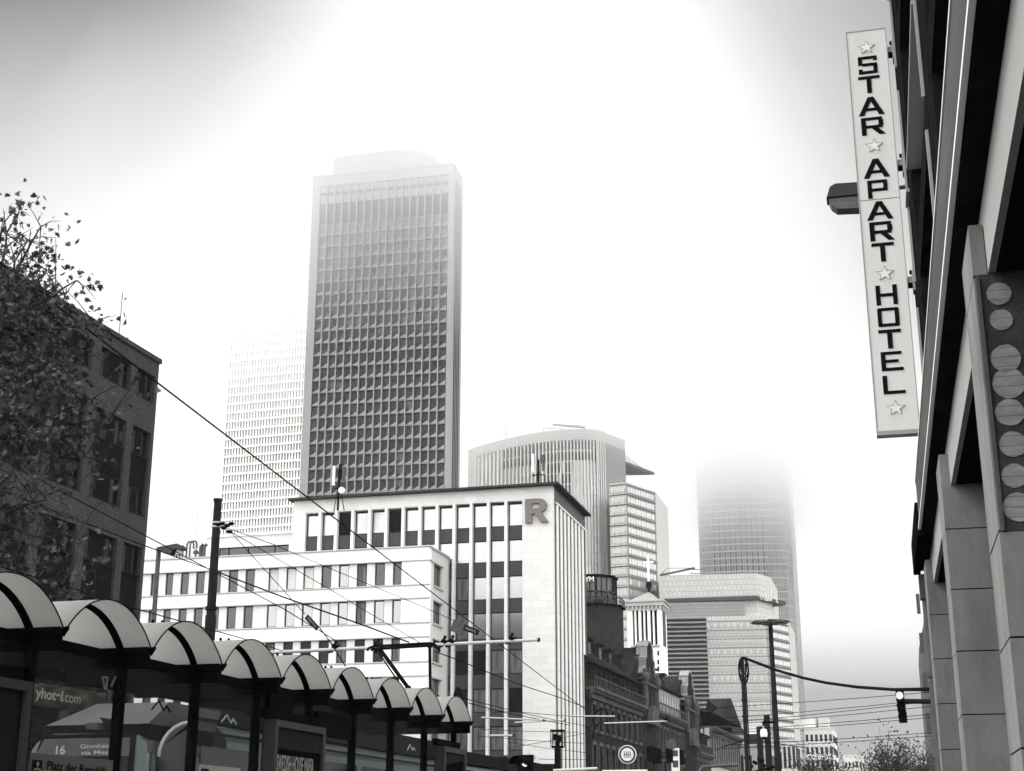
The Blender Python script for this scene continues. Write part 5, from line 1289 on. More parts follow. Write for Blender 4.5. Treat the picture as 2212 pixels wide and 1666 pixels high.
mb.add(vs, fs, 0, True); o = mb.build('cloth', 'banner_cloth', BN); md = o.modifiers.new('solid', 'SOLIDIFY'); md.thickness = .01
textfit('lettering', 'yhotel', FBn, (71, 1508), (129, 1517), 22, 'banner_ink', BN, -.3, .03); textfit('lettering', '.com', FBn, (130, 1517.5), (167, 1523), 15, 'banner_ink', BN, -.3, .0)
mb = MB(FBn)
for x in (a[0], b_[0]): mb.tube([(x, .12, 0), (x, .12, a[1] + .05)], .07, 7)
mb.build('banner_post', 'black_metal', BN)

# ------------------------------------------------------------------ poles, lamps, signals
def pole(name, label, cat, pts, d, r, mat, group=None, n=12):
    """pts: picture points from the top down; continues to the ground"""
    P_ = at(*pts[-1], d); top = at(*pts[0], d); t = thing(name, label, cat, T(P_.x, P_.y, 0), group); return t, P_, top
t, b_, tp = pole('catenary_mast', 'thick dark steel mast carrying span wires in front of the white building', 'mast', [(471, 1078), (455, 1380)], 45, .13, 'pole_metal')
x_, y_ = tp.x, tp.y
mb = MB(); mb.tube([(x_, y_, 0), (x_, y_, zpx(tp, 455, 1330))], .165, 16); mb.tube([(x_, y_, zpx(tp, 455, 1329.9)), (x_, y_, tp.z)], [.14, .115], 16); mb.tube([(x_, y_, tp.z - .08), (x_, y_, tp.z)], .14, 16)
z = zpx(tp, 462, 1318); mb.tube([(x_, y_, z), (x_, y_, z + .1)], .18, 16); mb.build('mast_tube', 'pole_metal', t)
mb = MB(); 
for py in (1130, 1139): z = zpx(tp, 468, py); mb.tube([(x_, y_, z - .02), (x_, y_, z + .03)], .15, 14)
mb.build('mast_clamp', 'tube_light', t)
mb = MB(); z = zpx(tp, 468, 1135)
for dx, dz in ((.1, 0), (.25, .02), (.3, -.12), (.42, -.05), (.5, -.25), (.55, .0)): mb.ball((x_ + dx, y_ - .1, z + dz), .07, sc=(1.4, 1, .8))
mb.build('insulator', 'black_metal', t)
# single lamp, left of the mast
d = 52; p = at(343, 1190, d); t = thing('street_lamp', 'thin lamp post with wedge lamp head, left of the thick mast', 'street lamp', T(p.x, p.y, 0), 'street lamps')
mb = MB(); mb.tube([(p.x, p.y, 0), (p.x, p.y, p.z)], [.11, .085], 10); mb.build('lamp_post', 'pole_grey', t)
F = Frame(p, 104.9); q = lambda a, b_: (F.L(a, b_)[0], 0, F.L(a, b_)[1]); mb = MB(F)
mb.prism([(a, -.18, c) for a, _, c in (q(341, 1189), q(345, 1184), q(387, 1176), q(398, 1184), q(396, 1189), q(382, 1187), q(372, 1199), q(357, 1194))], (0, .36, 0)); mb.build('lamp_head', 'lamp_metal', t)
mb = MB(F); a = q(387, 1187); mb.tube([(a[0], 0, a[2] + .05), (a[0], 0, a[2] - .2)], [.09, .13], 10); mb.build('lamp_sensor', 'tube_light', t)
# four armed lamp
d = 60; p = at(1664, 1342, d); t = thing('street_lamp', 'tall slim lamp post with four flat lamp heads before the pale tower', 'street lamp', T(p.x, p.y, 0), 'street lamps')
mb = MB(); mb.tube([(p.x, p.y, 0), (p.x, p.y, p.z)], [.16, .085], 12); mb.tube([(p.x, p.y, p.z - .1), (p.x, p.y, p.z + .07)], .12, 12); mb.build('lamp_post', 'pole_metal', t)
F = Frame(p, 104.9); 
for (dx, dy, px) in ((-.55, -.3, 0), (.55, .3, 0), (-.3, -.8, 0), (.5, -.7, 0)):
    c = Vector((dx, dy, p.z - .05 + dy * .12)); v = Vector((dx, dy, 0)).normalized(); u = Vector((-v.y, v.x, 0)); mb = MB(F)
    e = c + v * .02; f0 = v * .12; L4 = .72
    prof_ = [v * .08 + Vector((0, 0, -.05)), v * L4 + Vector((0, 0, -.07)), v * (L4 + .1) + Vector((0, 0, -.03)), v * (L4 - .05) + Vector((0, 0, .05)), v * .1 + Vector((0, 0, .06))]
    base_ = Vector((0, 0, p.z - .02 + dy * .1)); mb.prism([base_ + a - u * .17 for a in prof_], u * .34); mb.build('lamp_head', 'lamp_metal', t)
    mb = MB(F); mb.prism([base_ + v * .15 + Vector((0, 0, -.055)) - u * .13, base_ + v * L4 + Vector((0, 0, -.075)) - u * .13, base_ + v * L4 + Vector((0, 0, -.1)) - u * .13, base_ + v * .18 + Vector((0, 0, -.1)) - u * .13], u * .26); mb.build('lamp_glass', 'lamp_glass', t)
# cable mast
d = 45; p = at(1603, 1420, d); t = thing('cable_mast', 'slim double tube mast with looped cable at its top', 'mast', T(p.x, p.y, 0))
mb = MB(); mb.tube([(p.x, p.y, 0), (p.x, p.y, zpx(p, 1603, 1470))], .06, 10); mb.tube([(p.x, p.y, zpx(p, 1603, 1471)), (p.x, p.y, p.z)], .05, 10); mb.tube([(p.x + .09, p.y, 0), (p.x + .08, p.y, p.z - .2)], .02, 6)
for py in (1470, 1515, 1550, 1600, 1640): z = zpx(p, 1603, py); mb.tube([(p.x, p.y, z), (p.x, p.y, z + .06)], .085, 10)
mb.build('mast_tube', 'pole_metal', t)
mb = MB()
for s_, e in ((.13, .32), (-.13, .4), (.08, .26)):
    mb.tube([p + Vector((s_ * math.sin(a) * 1.1 + .03, 0, -e + e * math.cos(a))) for a in [i * math.pi / 8 for i in range(17)]], .025, 5)
mb.build('cable_loop', 'wire_black', t)
# masts at right of it
for (px, py, d, r, lab) in ((1656, 1545, 62, .13, 'thick dark mast with stepped top behind the four armed lamp'), (1640, 1570, 58, .115, 'dark mast carrying cable fittings left of the dome camera'), (1681, 1621, 66, .1, 'short dark post right of the four armed lamp')):
    p = at(px, py, d); t = thing('catenary_mast', lab, 'mast', T(p.x, p.y, 0), 'dark street masts'); mb = MB()
    z1_ = p.z * .55 + .5; mb.tube([(p.x, p.y, 0), (p.x, p.y, z1_)], r * 1.35, 12); mb.tube([(p.x, p.y, z1_), (p.x, p.y, p.z)], r, 12); mb.tube([(p.x, p.y, p.z - .8), (p.x, p.y, p.z - .7)], r * 1.15, 12); mb.build('mast_tube', 'pole_metal', t)
    if d == 58:
        mb = MB(); 
        for k in range(9): mb.ball((p.x + rnd.uniform(-.35, .2), p.y - .2, p.z - .9 - rnd.random() * 1.2), .07)
        mb.tube([(p.x - .3, p.y, p.z - 1.7), (p.x + .5, p.y, p.z - 1.5)], .06, 6); mb.build('cable_fittings', 'black_metal', t)
p = at(1650, 1585, 55); t = thing('dome_camera', 'white dome camera hanging between the street masts', 'camera', T(p.x, p.y, p.z)); mb = MB(); mb.tube([p + Vector((0, 0, .17)), p + Vector((0, 0, .14)), p + Vector((0, 0, .0)), p - Vector((0, 0, .12))], [.06, .11, .135, .12], 16); mb.build('camera_shell', 'trim_bright', t)
mb = MB(); mb.ball(p - Vector((0, 0, .12)), .11, sc=(1, 1, .9)); mb.build('camera_lens', 'glass_black', t)
mb = MB(); mb.tube([p + Vector((0, 0, .28)), p + Vector((0, 0, .42)), p + Vector((.4, .3, .42))], .05, 8); mb.build('camera_arm', 'black_metal', t)
# round stop sign
d = 32; p = at(1355, 1630, d); F = Frame(p, 104.9); t = thing('stop_sign', 'round white stop sign with HH letters in a dark ring', 'sign', F.M)
r_ = 19 * 32 / 3130; disc = lambda r, y0, y1, n=36: [(r * math.cos(k * 2 * math.pi / n), y0, p.z + r * math.sin(k * 2 * math.pi / n)) for k in range(n)]
mb = MB(F); mb.prism(disc(r_, 0, 0), (0, .03, 0)); mb.build('sign_disc', 'screen_white', t)
mb = MB(F); n = 36; vs = [v for v in disc(r_ * .92, -.004, 0)] + [v for v in disc(r_ * .7, -.004, 0)]; mb.add(vs, [(k, (k + 1) % n, n + (k + 1) % n, n + k) for k in range(n)]); mb.build('sign_ring', 'spandrel', t)
mb = MB(F)
for c in (-.36, .06):
    for (a0, a1, z0, z1) in ((0, .07, -.35, .35), (.25, .32, -.35, .35), (.07, .25, -.045, .045)): mb.box((c + a0) * r_, (c + a1) * r_, -.007, -.003, p.z + z0 * r_, p.z + z1 * r_)
mb.build('letters', 'spandrel', t)
mb = MB(F); mb.tube([(0, .06, 0), (0, .06, p.z + .1)], .045, 10); mb.build('sign_post', 'pole_grey', t)
mb = MB(F); za = zpx(p, 1355, 1663); mb.box(-.55, .42, .0, .03, za - .35, za); mb.build('lower_plate', 'screen_white', t)
# traffic light, hung out from the right building
d = 34; p = at(1945, 1525, d); F = Frame(p, 104.9); q = lambda a, b_: F.L(a, b_)
t = thing('traffic_light', 'traffic light with its top lamp lit on an arm from the right building', 'traffic light', F.M)
x0, x1 = q(1937, 1525)[0], q(1955, 1525)[0]; z1_, z0_ = q(1945, 1491)[1], q(1945, 1561)[1]; h3 = (z1_ - z0_) / 3
mb = MB(F)
for k in range(3): zc = z1_ - h3 * (k + .5); xo = .012 * k; mb.box(x0 + xo, x1 + xo, 0, .2, zc - h3 * .49, zc + h3 * .49)
mb.build('signal_housing', 'black_metal', t)
for k in range(3):
    zc = z1_ - h3 * (k + .48); xc = (x0 + x1) / 2 + .012 * k - .01; r3 = h3 * .36; mb = MB(F); vs = []; m = 12
    for yy, rr3 in ((-.0, r3 * 1.05), (-.16, r3 * 1.1)):
        for i in range(m + 1): a = -.25 + (math.pi + .5) * i / m; vs.append((xc + rr3 * math.cos(a), yy, zc + rr3 * math.sin(a)))
    mb.add(vs, [(i, i + 1, m + 2 + i, m + 1 + i) for i in range(m)]); o = mb.build('visor', 'black_metal', t); o.modifiers.new('s', 'SOLIDIFY').thickness = .01
    mb = MB(F); mb.tube([(xc, -.012, zc), (xc, .005, zc)], r3, 20); mb.build('signal_lens', 'signal_light' if k == 0 else 'tram_dark', t)
mb = MB(F); za = q(1965, 1514)[1]; xe_ = q(2019, 1516)[0]; mb.tube([(x1 - .02, .1, za), (xe_, .1, za - .02)], .055, 8); mb.tube([(xe_, .1, 0), (xe_, .1, za + .4)], .09, 10); mb.build('signal_arm', 'pole_metal', t)
# signal low in the middle
d = 36; p = at(1130, 1650, d); F = Frame(p, 104.9); q = lambda a, b_: F.L(a, b_)
t = thing('traffic_light', 'hooded tram signal glowing at the bottom edge before the stone office', 'traffic light', F.M); xa_, za_ = q(1127, 1649)
mb = MB(F); mb.box(xa_ - .1, xa_ + .25, .02, .2, za_ - .25, za_ + .2); mb.build('signal_housing', 'black_metal', t)
mb = MB(F); vs = []; m = 16
for yy, rr3, dz in ((0.02, .17, 0), (-.32, .19, -.02)):
    for i in range(m + 1): a = 2 * math.pi * i / m; vs.append((xa_ + rr3 * math.cos(a) - (.06 if yy < 0 else 0), yy, za_ + dz + rr3 * math.sin(a)))
mb.add(vs, [(i, i + 1, m + 2 + i, m + 1 + i) for i in range(m // 2)], 0, True); o = mb.build('visor', 'black_metal', t); o.modifiers.new('s', 'SOLIDIFY').thickness = .012
mb = MB(F); mb.tube([(xa_, .0, za_), (xa_, .018, za_)], .15, 18); mb.build('signal_lens', 'tram_dark', t)
mb = MB(F); xb_, zb_ = q(1133, 1651); mb.prism([(xb_ + a * .06, -.02, zb_ + c * .06) for a, c in ((-1, 0), (.4, 1), (.6, .7), (-.2, 0), (.6, -.5), (.9, -.2), (1, -.8), (.2, -1), (-.8, -.5))], (0, .015, 0)); mb.build('signal_mark', 'signal_light', t)
mb = MB(F); mb.box(xa_ + .08, xa_ + .14, .2, .26, 0, za_ + .34); mb.box(xa_ + .13, xa_ + .35, .2, .22, za_ + .1, za_ + .3); mb.build('signal_post', 'trim_bright', t)
# camera pole in front of the stone office's corner
d = 60; p = at(1205, 1665, d); F = Frame(p, 104.9); q = lambda a, b_: F.L(a, b_)
t = thing('info_mast', 'short dark mast topped by a glass lantern box at the stone office corner', 'mast', F.M)
mb = MB(F); zt_ = q(1205, 1612)[1]; mb.tube([(0, 0, 0), (0, 0, zt_)], .13, 10); mb.box(-.24, .24, -.06, .06, q(0 + 1205, 1616)[1], q(1205, 1611)[1]); mb.build('mast_tube', 'black_metal', t)
mb = MB(F); zl1, zl2 = q(1205, 1609)[1], q(1205, 1580)[1]
mb.box(-.26, .26, -.2, .2, zl2, zl2 + .06)
for a in (-.24, .24):
    for b2 in (-.17, .17): mb.tube([(a, b2, zl1 - .1), (a, b2, zl2)], .018, 5)
mb.box(-.08, .08, -.08, .08, q(1205, 1603)[1] - .15, q(1205, 1600)[1]); mb.box(-.17, -.01, -.05, .05, zl2 - .35, zl2 - .1); mb.box(.02, .15, -.05, .05, zl2 - .42, zl2 - .15); mb.build('lantern_frame', 'black_metal', t)
mb = MB(F); mb.box(-.22, .22, -.15, .15, zl1, zl2 - .01); mb.build('lantern_glass', 'shelter_glass', t)
# signal heads seen from behind, in front of the old row
d = 70
for k, (px, py, lab) in enumerate([(1404, 1624, 'leftmost of three signal heads seen from behind before the old row'), (1413, 1627, 'middle one of three signal heads seen from behind before the old row'), (1420, 1629, 'rightmost of three signal heads seen from behind before the old row'), (1446, 1628, 'signal head with round backing disc beside the small white plate'), (1469, 1632, 'double signal head right of the small white plate')]):
    p = at(px, py, d); F = Frame(p, 104.9); t = thing('traffic_light', lab, 'traffic light', F.M, 'signal heads before the old row')
    w_ = .16; mb = MB(F); mb.box(-w_, w_, 0, .22, p.z - .42, p.z + .25); mb.build('signal_housing', 'black_metal', t)
    mb = MB(F)
    for dz in (.1, -.14): mb.tube([(.02, .22, p.z + dz), (.02, .4, p.z + dz)], [.11, .13], 10)
    mb.build('visor', 'pole_grey' if k == 3 else 'black_metal', t)
    mb = MB(F); mb.tube([(-w_ - .06, .1, p.z - .36), (-w_ - .06, .1, 0)], .05, 8); mb.tube([(-w_ - .06, .1, p.z - .36), (w_, .1, p.z - .3)], .035, 6); mb.build('signal_post', 'pole_metal', t)
    if k == 3: mb = MB(F); mb.tube([(.12, -.02, p.z + .42), (.12, 0, p.z + .42)], .24, 20); mb.build('backing_disc', 'pole_grey', t)
p = at(1459, 1640, d); F = Frame(p, 104.9); t = thing('notice_plate', 'small white notice plate with dark symbols among the signal heads', 'sign', F.M)
mb = MB(F); mb.box(-.19, .19, -.02, .02, p.z - .55, p.z + .5); mb.build('plate', 'sign_white', t)
mb = MB(F)
for a, c in ((.12, .4), (-.38, -.06)): mb.box(-.13, .13, -.025, -.021, p.z + a, p.z + c)
mb.build('plate_symbol', 'spandrel', t); mb = MB(F); mb.tube([(0, .05, 0), (0, .05, p.z + .3)], .04, 8); mb.build('sign_post', 'pole_metal', t)
# horizontal railing pipes low at the right
for (a, c, d, lab) in (((1195, 1665), (1290, 1660.5), 50, 'pale horizontal pipe low before the stone office blades'),):
    p0, p1 = at(*a, d), at(*c, d); t = thing('gantry_pipe', lab, 'pipe', T(p0.x, p0.y, 0)); mb = MB(); mb.tube([p0, p1], .05, 8); mb.build('pipe', 'tube_light', t); mb = MB(); mb.tube([p1 * 1.0, (p1.x, p1.y, 0)], .05, 8); mb.build('pipe_post', 'pole_grey', t)
p0, p1, p2 = at(1507, 1666, 55), at(1545, 1655, 55), at(1594, 1652, 55); t = thing('gantry_pipe', 'curved signal arm low before the pale arcaded building', 'pipe', T(p0.x, p0.y, 0)); mb = MB(); mb.tube([(p0.x - .3, p0.y, 0), p0 - Vector((.2, 0, .4)), p0.lerp(p1, .3) + Vector((0, 0, .1)), p1, p2], .06, 8); mb.build('pipe', 'pole_grey', t)
# ------------------------------------------------------------------ overhead wires
def wire(label, pts, r=.016, mat='wire_black', name='overhead_wire', cat='wire', group='overhead wires', n=5):
    P_ = [at(a, b_, d) for a, b_, d in pts]; mb = MB(); mb.tube(P_, r, n); o = mb.build(name, mat); tag(o, label, cat, group); return o
wire('long black cable from the tree down across the white building to the old row', [(-20, 552, 27), (1302, 1562, 118)], .024)
wire('thick black splice on the long cable in front of the tree', [(60, 625, 27.5), (85, 644, 28), (112, 662, 28.5)], .06, name='cable_splice', group='cable fittings')
wire('upper of two wires from the left edge past the dark building to the mast', [(-5, 989, 30), (454, 1231, 45)], .016)
wire('lower of two wires from the left edge past the dark building to the mast', [(-5, 1057, 30), (304, 1176, 38), (454, 1230, 45)], .016)
wire('wire from the mast to the pale tube in front of the tilted number plate', [(455, 1232, 45), (612, 1315, 45.5), (730, 1387, 46)], .016)
wire('thick wire from the mast to the pantograph head', [(454, 1230, 45), (612, 1290, 45), (786, 1351, 44), (884, 1388, 44)], .024)
wire('stay wire from the mast insulators to the first black number plate', [(478, 1137, 45), (499, 1150, 45), (613, 1276, 45.5), (659, 1327, 46)], .012)
wire('stay wire from the mast insulators to the tube right of the pantograph', [(478, 1137, 45), (567, 1189, 45), (716, 1275, 45.5), (805, 1329, 46), (906, 1388, 46)], .012)
wire('topmost stay wire from the mast insulators to the grey square plate', [(478, 1136, 45), (590, 1176, 46), (698, 1222, 48), (883, 1298, 50), (964, 1333, 51), (984, 1341, 51)], .012)
wire('stay wire from the first black number plate through the tube to the white wall', [(690, 1356, 46), (712, 1385, 46), (746, 1439, 47)], .02)
wire('low wire from the dark building over the shelter roofs to the tube', [(-5, 1222, 26), (170, 1275, 29), (304, 1318, 33), (530, 1381, 40), (610, 1406, 44)], .014)
wire('wire from the pantograph past the stone pier to the old row', [(938, 1407, 46), (992, 1427, 48), (1050, 1451, 52), (1129, 1481, 58), (1212, 1508, 66), (1268, 1530, 72)], .018)
wire('wire from the last shelter across the white fins, lower', [(1013, 1519, 45), (1089, 1539, 55), (1175, 1556, 65), (1232, 1567, 72)], .016)
wire('sagging wire from the last shelter across the white fins, upper', [(1000, 1508, 45), (1089, 1531, 55), (1175, 1551, 65), (1290, 1573, 75)], .014)
wire('thin wire over the stone pier, just above the pale tubes', [(1050, 1534, 60), (1132, 1539, 62), (1209, 1546, 66), (1328, 1552, 72)], .012)
for lab, a, b_ in (('highest', (1039, 1575), (1250, 1582)), ('second highest', (1030, 1590), (1262, 1606)), ('middle', (1095, 1617), (1270, 1582)), ('second lowest', (1100, 1604), (1275, 1627)), ('lowest', (1112, 1637), (1268, 1641))):
    wire(lab + ' of the thin wires low over the stone pier', [(*a, 62), ((a[0] + b_[0]) / 2, (a[1] + b_[1]) / 2 + 2, 64), (*b_, 68)], .011, group='thin wires low over the stone pier')
nm = ['highest', 'second', 'third', 'fourth', 'fifth', 'sixth', 'seventh', 'lowest']
for k, (y0, y1, xs0) in enumerate([(1517, 1495, 1546), (1538, 1511, 1560), (1546, 1515, 1560), (1553, 1526, 1530), (1567, 1543, 1600), (1573, 1550, 1540), (1601, 1583, 1560), (1608, 1590, 1560)]):
    sl_ = (y1 - y0) / 270; wire(nm[k] + ' from the top of eight thin wires behind the right traffic light', [(xs0, y0 + sl_ * (xs0 - 1735) * .8, 62), (1735, y0, 60), (1870, (y0 + y1) / 2 + 1.2, 58), (2012, y1, 56)], .012, group='span wires at right')
wire('heavy double cable sagging from the cable mast to the right building', [(1606, 1420, 45), (1622, 1426, 44), (1677, 1447, 41), (1735, 1464, 38), (1785, 1475, 35), (1850, 1484, 32), (1930, 1490, 28), (2006, 1489, 24)], .03)
wire('thinner twin of the sagging cable from the cable mast', [(1606, 1422, 45), (1630, 1432, 44), (1677, 1450, 41), (1735, 1466.5, 38), (1785, 1477, 35), (1850, 1486, 32), (1930, 1491.5, 28), (2006, 1491, 24)], .018)
wire('black wire from the cable fittings across the pale arcade to the far tree', [(1545, 1620, 60), (1610, 1598, 59), (1640, 1601, 58), (1740, 1615, 60)], .02)
# pale suspension tubes
def tube_thing(label, a, b_, da, db, r, ins=()):
    p0, p1 = at(*a, da), at(*b_, db); t = thing('span_tube', label, 'tube', T(p0.x, p0.y, p0.z), 'pale tubes carrying the tram wires')
    mb = MB(); mb.tube([p0, p1], r, 8); mb.build('tube', 'tube_light', t); mb = MB(); mb.tube([p1, p1 + (p1 - p0).normalized() * .1], r * 1.3, 8); mb.build('end_cap', 'black_metal', t)
    for u in ins:
        p = p0.lerp(p1, u); mb = MB(); mb.ball(p + Vector((0, 0, .1)), .1, nu=9, nv=6); mb.ball(p + Vector((.05, 0, .24)), .06, nu=9, nv=6); mb.ball(p - Vector((.1, 0, .02)), .09, nu=9, nv=6); mb.tube([p + Vector((-.2, 0, -.1)), p + Vector((.2, 0, .14))], .03, 6); mb.build('insulator', 'black_metal', t)
tube_thing('long pale horizontal tube across the white building, pantograph under it', (580, 1410), (1160, 1382.5), 46, 52, .055, (.22, .37, .62, .65, .89))
tube_thing('upper pale tube over the spandrels right of the last shelter', (1040, 1550), (1172, 1556), 60, 62, .032)
tube_thing('lower pale tube over the stone pier', (1112, 1561), (1218, 1556), 66, 68, .034)
tube_thing('short pale tube over the white blades', (1234, 1547), (1328, 1547.5), 72, 74, .034)
tube_thing('pale tube over the old row beside the cable loops', (1305, 1562.5), (1441, 1558), 78, 82, .037, (.98,))
tube_thing('small pale tube over the dark windows low in the stone office', (1058, 1589), (1106, 1589), 62, 63, .04)
# black loops of feeder cable
for lab, cx_, cy_, w_, h_, d in (('black cable loop standing on the last shelter', 989, 1528, 9, 42, 34), ('upper black cable loop between stone office and old row', 1299, 1568, 20, 36, 80), ('lower black cable loop between stone office and old row', 1299, 1595, 18, 34, 80)):
    P_ = [at(cx_ + w_ * math.cos(a), cy_ - h_ * max(0, math.sin(a)), d) for a in [math.pi * i / 12 for i in range(13)]]; mb = MB(); mb.tube(P_, .045 if d > 50 else .028, 6); o = mb.build('cable_loop', 'wire_black'); tag(o, lab, 'cable', 'black cable loops')
# plates
def plate(label, corners, d, mat, txt=None, tcol='vault_skin'):
    P_ = [at(a, b_, d) for a, b_ in corners]; c = sum(P_, Vector()) / 4; t = thing('number_plate', label, 'plate', T(c.x, c.y, c.z), 'plates on the span wires')
    X = (P_[1] - P_[0]).normalized(); Nn = X.cross(P_[0] - P_[3]).normalized(); mb = MB(); mb.prism([p for p in P_], Nn * -.02); mb.build('plate', mat, t)
    if txt:
        U = Nn.cross(X).normalized(); M = Matrix(((X.x, -Nn.x, U.x, P_[3].x), (X.y, -Nn.y, U.y, P_[3].y), (X.z, -Nn.z, U.z, P_[3].z), (0, 0, 0, 1)))
        L_ = (P_[1] - P_[0]).length; h_ = (P_[0] - P_[3]).length; text('plate_number', txt, M, L_ * .07, -.012, h_ * .3, h_ * .55, tcol, t, .002, .0, L_ * .86 / (len(txt) * .66 * h_ * .55))
plate('black number plate reading 3508W22 on the wire before the stone office', [(1004, 1349), (1036, 1362), (1032, 1373), (1000, 1361)], 50, 'letter_black', '3508W22')
plate('steeply tilted black number plate on the stay wire before the white building', [(665, 1327), (690, 1354), (683, 1363), (658, 1336)], 46, 'letter_black', '3508W22')
plate('grey tilted square plate left of the black number plate', [(980, 1338), (1003, 1347), (994, 1372), (972, 1362)], 51, 'pole_grey')
# small fan heater on roof ledge of a shelter
# ------------------------------------------------------------------ trees
LOBED = [(0, -.5), (.12, -.28), (.45, -.35), (.3, -.1), (.52, .12), (.22, .12), (.18, .32), (0, .55), (-.18, .32), (-.22, .12), (-.52, .12), (-.3, -.1), (-.45, -.35), (-.12, -.28)]
def leaf(mb, c, s_, rr, shape=LOBED):
    q = Vector([rr.gauss(0, 1) for _ in range(3)]).normalized(); u = q.orthogonal().normalized(); a = rr.random() * 6.28; u = (u * math.cos(a) + q.cross(u) * math.sin(a)); v = q.cross(u)
    k = rr.uniform(.0, .35)
    mb.add([c + (u * x + v * y + q * (abs(x) * k)) * s_ for x, y in shape], [tuple(range(len(shape)))])
rr = random.Random(21)
base_ = at(-170, 1700, 27); base_.z = 0
TRE = thing('plane_tree', 'leafy plane tree with lobed leaves before the dark building, cut off at left', 'tree', T(base_.x, base_.y, 0))
tk = MB(); top_ = base_ + Vector((.3, .2, 6.2)); tk.tube([base_, base_ + Vector((.1, 0, 3)), top_], [.34, .27, .2], 12)
ends = []
def limb(p, q, r0, r1, sag=.2, n=6):
    pts = []; 
    for i in range(n + 1):
        t = i / n; m = p.lerp(q, t); m += Vector((rr.uniform(-.1, .1), rr.uniform(-.1, .1), rr.uniform(-.08, .08) - sag * math.sin(math.pi * t))) * (1 if 0 < i < n else 0); pts.append(m)
    tk.tube(pts, [r0 + (r1 - r0) * i / n for i in range(n + 1)], 6); return pts
vis = [(188, 938, 26.5), (225, 1000, 27.5), (166, 1157, 26), (205, 1230, 27.5), (150, 1290, 27), (235, 905, 28), (200, 860, 28), (195, 760, 27), (150, 700, 28), (205, 700, 26.5), (120, 620, 27.5), (165, 606, 27), (100, 585, 28), (60, 520, 27), (40, 460, 28), (88, 490, 27.5), (60, 690, 29), (90, 800, 29), (60, 900, 28), (100, 1080, 26.5), (60, 1180, 28), (80, 1270, 28.5), (20, 620, 26.5), (10, 480, 27), (130, 850, 26), (140, 1000, 28), (30, 1010, 26.5), (20, 1120, 27)]
clusters = []
mid_ = [at(-60, 900, 27.5), at(-70, 700, 27.5), at(-60, 1100, 27), at(-80, 1250, 27.5)]
for m in mid_: limb(top_, m, .14, .08, .1)
for (a, b_, d) in vis:
    q = at(a, b_, d); m = min(mid_, key=lambda v: (v - q).length); pts = limb(m, q, .05, .012, .15, 7)
    for p in pts[2:]:
        for _ in range(3):
            e = p + Vector([rr.gauss(0, .35) for _ in range(3)]); tk.tube([p, (p + e) / 2 + Vector((0, 0, .05)), e], [.012, .008, .004], 4, cap=False); clusters.append(e)
    clusters += [q, q, pts[-2]]
tk.build('trunk', 'bark', TRE)
lf = MB()
for c in clusters:
    for _ in range(4): leaf(lf, c + Vector([rr.gauss(0, .17) for _ in range(3)]), rr.uniform(.08, .17), rr)
def xlim(y):
    tab = [(450, 15), (520, 35), (560, 45), (600, 85), (660, 120), (740, 155), (860, 165), (960, 150), (1060, 130), (1180, 120), (1300, 80), (1340, 40)]
    for (a, b_), (c, d_) in zip(tab, tab[1:]):
        if a <= y <= c: return b_ + (d_ - b_) * (y - a) / (c - a)
    return 0
nodes_ = [e for e in clusters]; tw = MB(); n_ = 0
while n_ < 620:
    y = rr.choice([rr.uniform(560, 980), rr.uniform(560, 980), rr.uniform(600, 900), rr.uniform(440, 1330)]); x = rr.uniform(-40, 240); xl_ = xlim(y) + 12
    if x > xl_ + rr.gauss(0, 14): continue
    k = math.sin(x * .045 + 1) * math.sin(y * .031 + x * .01) + .5 * math.sin(x * .1 + y * .083)
    if k < -.3 + (0 if 560 < y < 960 else .5): continue
    q = at(x, y, 27.3 + rr.gauss(0, 1.0)); m = min(rr.sample(nodes_, min(len(nodes_), 60)), key=lambda v: (v - q).length)
    if (m - q).length > 1.6: m = q + (m - q).normalized() * 1.2
    mm = (m + q) / 2 + Vector([rr.gauss(0, .08) for _ in range(3)]); tw.tube([m, mm, q], [.009, .006, .003], 4, cap=False); nodes_.append(q); n_ += 1
    for u in (.35, .5, .65, .8, .92, 1.0): leaf(lf, (m.lerp(mm, u * 2) if u < .5 else mm.lerp(q, u * 2 - 1)) + Vector([rr.gauss(0, .05) for _ in range(3)]), rr.uniform(.055, .15), rr)
tw.build('twigs', 'bark', TRE, 'stuff')
lf.build('crown', 'leaf_green', TRE)
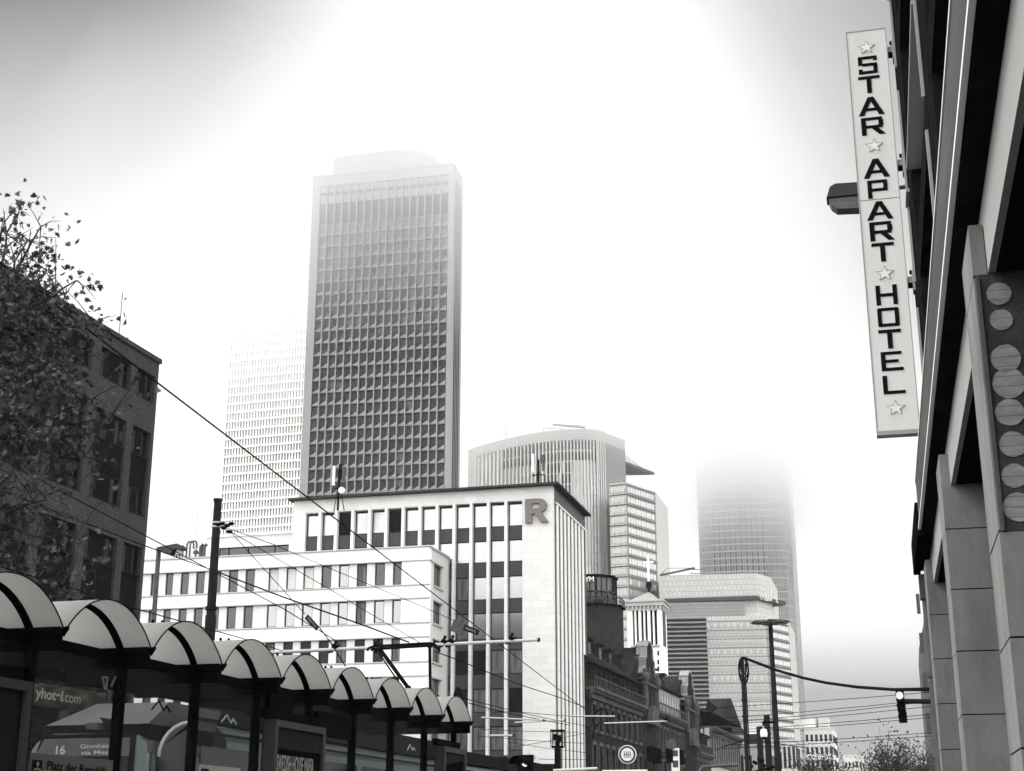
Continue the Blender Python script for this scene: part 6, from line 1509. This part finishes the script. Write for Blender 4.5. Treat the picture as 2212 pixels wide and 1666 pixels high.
def far_tree(label, px, py_top, d, w_px, seed, nleaf, bare):
    r2 = random.Random(seed); p = at(px, 1700, d); p.z = 0; ht = at(px, py_top, d).z; W_ = w_px * d / FP; t = thing('street_tree', label, 'tree', T(p.x, p.y, 0), 'far street trees')
    mb = MB(); mb.tube([p, p + Vector((0, 0, ht * .35)), p + Vector((.2, 0, ht * .55))], [.3, .22, .14], 8); tips = []
    for k in range(46):
        a = r2.random() * 6.28; rad = r2.random() ** .6; z = ht * (.52 + .48 * r2.random() * (1 - rad * .55)); q = p + Vector((math.cos(a) * rad * W_, math.sin(a) * rad * W_, z)); s0 = p + Vector((0, 0, ht * r2.uniform(.22, .5)))
        m = s0.lerp(q, .5) + Vector((0, 0, .5)); mb.tube([s0, m, q], [.09, .05, .015], 5, cap=False); tips += [q, m, m.lerp(q, .5)]
        for _ in range(7): e = m.lerp(q, r2.uniform(.3, 1)) + Vector([r2.gauss(0, .6) for _ in range(3)]) + Vector((0, 0, .4)); mb.tube([m.lerp(q, .6), e], [.03, .01], 4, cap=False); tips.append(e)
    mb.build('trunk', 'bark', t); lf = MB()
    for k in range(nleaf): c = r2.choice(tips) + Vector([r2.gauss(0, bare * .7) for _ in range(3)]); leaf(lf, c, r2.uniform(.1, .24), r2, [(0, -.5), (.4, 0), (0, .5), (-.4, 0)])
    lf.build('crown', 'leaf_far', t)
far_tree('round dark tree before the white rounded block', 1782, 1608, 120, 48, 1, 3600, .45)
far_tree('bare branched tree with few leaves beneath the traffic light', 1925, 1572, 100, 62, 2, 2600, .4)
far_tree('dark tree against the foot of the pillared building', 2000, 1600, 110, 40, 4, 1500, .5)
far_tree('low dark tree in the gap between the two bigger far trees', 1840, 1645, 130, 40, 6, 1200, .5)

# ------------------------------------------------------------------ fog and haze
def vol_box(name, label, x0, x1, y0, y1, z0, z1, mat):
    mb = MB(); mb.box(x0, x1, y0, y1, z0, z1); o = mb.build(name, mat); o['kind'] = 'stuff'; o['label'] = label; return o
vol_box('haze', 'thin pale haze filling the whole street scene', -1500, 1500, -300, 1600, -1.4, FOG_TOP + 3, 'haze_air')
# the bank thins out towards its rim and its foot: nested sheets of the same air
for j in range(FOG_N):
    k = j / (FOG_N - 1) - .5; k2 = ((j * 3) % FOG_N) / (FOG_N - 1) - .5
    pl = [(x + (k2 * 190 if x < -100 or y > 500 and x < 0 else -k2 * 50) * (1.6 if y > 500 else 1), y + k2 * (110 if y < 300 else (700 if y > 900 else 0))) for x, y in FOG_PLAN]
    mb = MB(); mb.plan(pl, 128 + k * 40, FOG_TOP - j * .1); o = mb.build('fog', 'fog_air'); o['kind'] = 'stuff'; o['label'] = 'pale fog bank that hides the tower tops'; o['group'] = 'fog'
